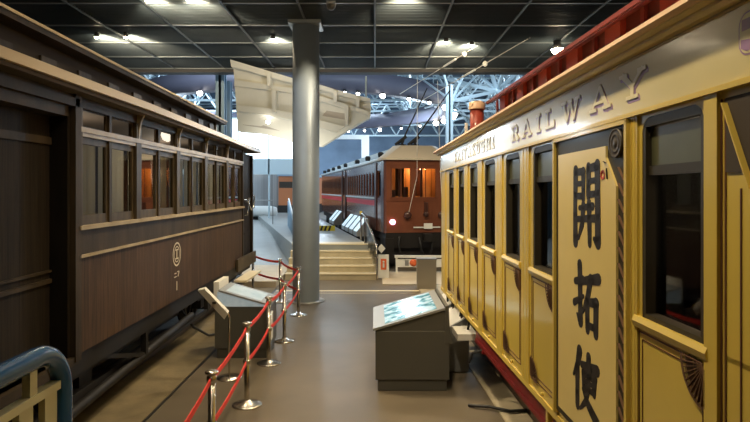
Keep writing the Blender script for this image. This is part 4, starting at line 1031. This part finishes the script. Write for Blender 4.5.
down(-2.49,14.4,620,(-1.8,16.5,0),90)
down(-6,14.2,120,(-5.5,16,0),110)
t = thing('dome_camera', 'small gray dome camera hanging under the dark ceiling', 'camera', (-.87,11.7,CEIL-.02))
MB().lathe([(0,.02),(.09,.02),(.1,-.08),(.0,-.08)], n=20).build('mount', M['tbar'], t)
MB().lathe([(.095,-.08),(.085,-.13),(.05,-.17),(0,-.18)], n=20).build('dome', M['kiosk'], t)
down(-.6,10.5,420,(-2.75,10.3,3.3),80)  # added spots without fixtures, for fascia, pillar, railcar hood and handrail
down(-.6,7.0,70,(-2.8,7.2,3.0),70)
down(-2.6,10.6,130,(-1.6,13.3,3.5),50,col=(.85,.92,1))
down(-.6,12.6,260,(-2.75,12.4,3.4),60)
down(.3,15.6,260,(1.3,19.2,3.4),60)
down(-.5,-1.0,70,(-1,1.6,1.9),45)
# cool light in the turntable hall
COOL = (.70,.86,1)
for (x,y,z,e) in ((-10,28,11.8,1500),(4,27,11.8,1500),(14,43,11.2,1800),(-15,49,11,1800),(-2,55,11,2200),(20,30,11.8,1200)):
    l = light('AREA', (x,y,z), e, COOL, 2.5)
for (x,y,z,e) in ((-14,40,6.5,1500),(3,47,6.0,1800),(12,38,6.0,1400),(22,52,6.0,1400),(-6,60,6.5,1500)):  # added points without fixtures, lighting the trusses from below
    light('POINT', (x,y,z), e, COOL, .4)
for (x,y,z,e,tg) in ((-7,13.5,3.5,130,(-3.0,18,5.2)),(-3,20,2.2,260,(-2.5,22,6)),):
    l = light('SPOT', (x,y,z), e, (1,.95,.82), .3, spot=math.radians(120)); aim(l, tg)
light('POINT', (-1.6,16.4,4.2), 60, (.95,.97,1), .2)
# warm light inside the cab
cx, cy = FR[0]+1.2*math.cos(.184), FR[1]+1.2*math.sin(.184)+.25
light('POINT', (cx,cy,3.25), 30, (1,.62,.3), .08)
light('POINT', (cx-.5,cy+3,3.2), 40, (1,.62,.3), .08)

w = bpy.data.worlds.new('world'); SC.world = w; w.use_nodes = True
w.node_tree.nodes['Background'].inputs[0].default_value = (.5,.65,.9,1); w.node_tree.nodes['Background'].inputs[1].default_value = .05
vs_ = SC.view_settings; vs_.view_transform = 'Standard'; vs_.look = 'None'; vs_.gamma = 1; vs_.use_curve_mapping = False; vs_.exposure = 0
# small lens-side settings that hold for any view
SC.cycles.use_denoising = True; SC.cycles.max_bounces = 8; SC.cycles.transparent_max_bounces = 16; SC.cycles.sample_clamp_indirect = 6
SC.cycles.caustics_reflective = False; SC.cycles.caustics_refractive = False
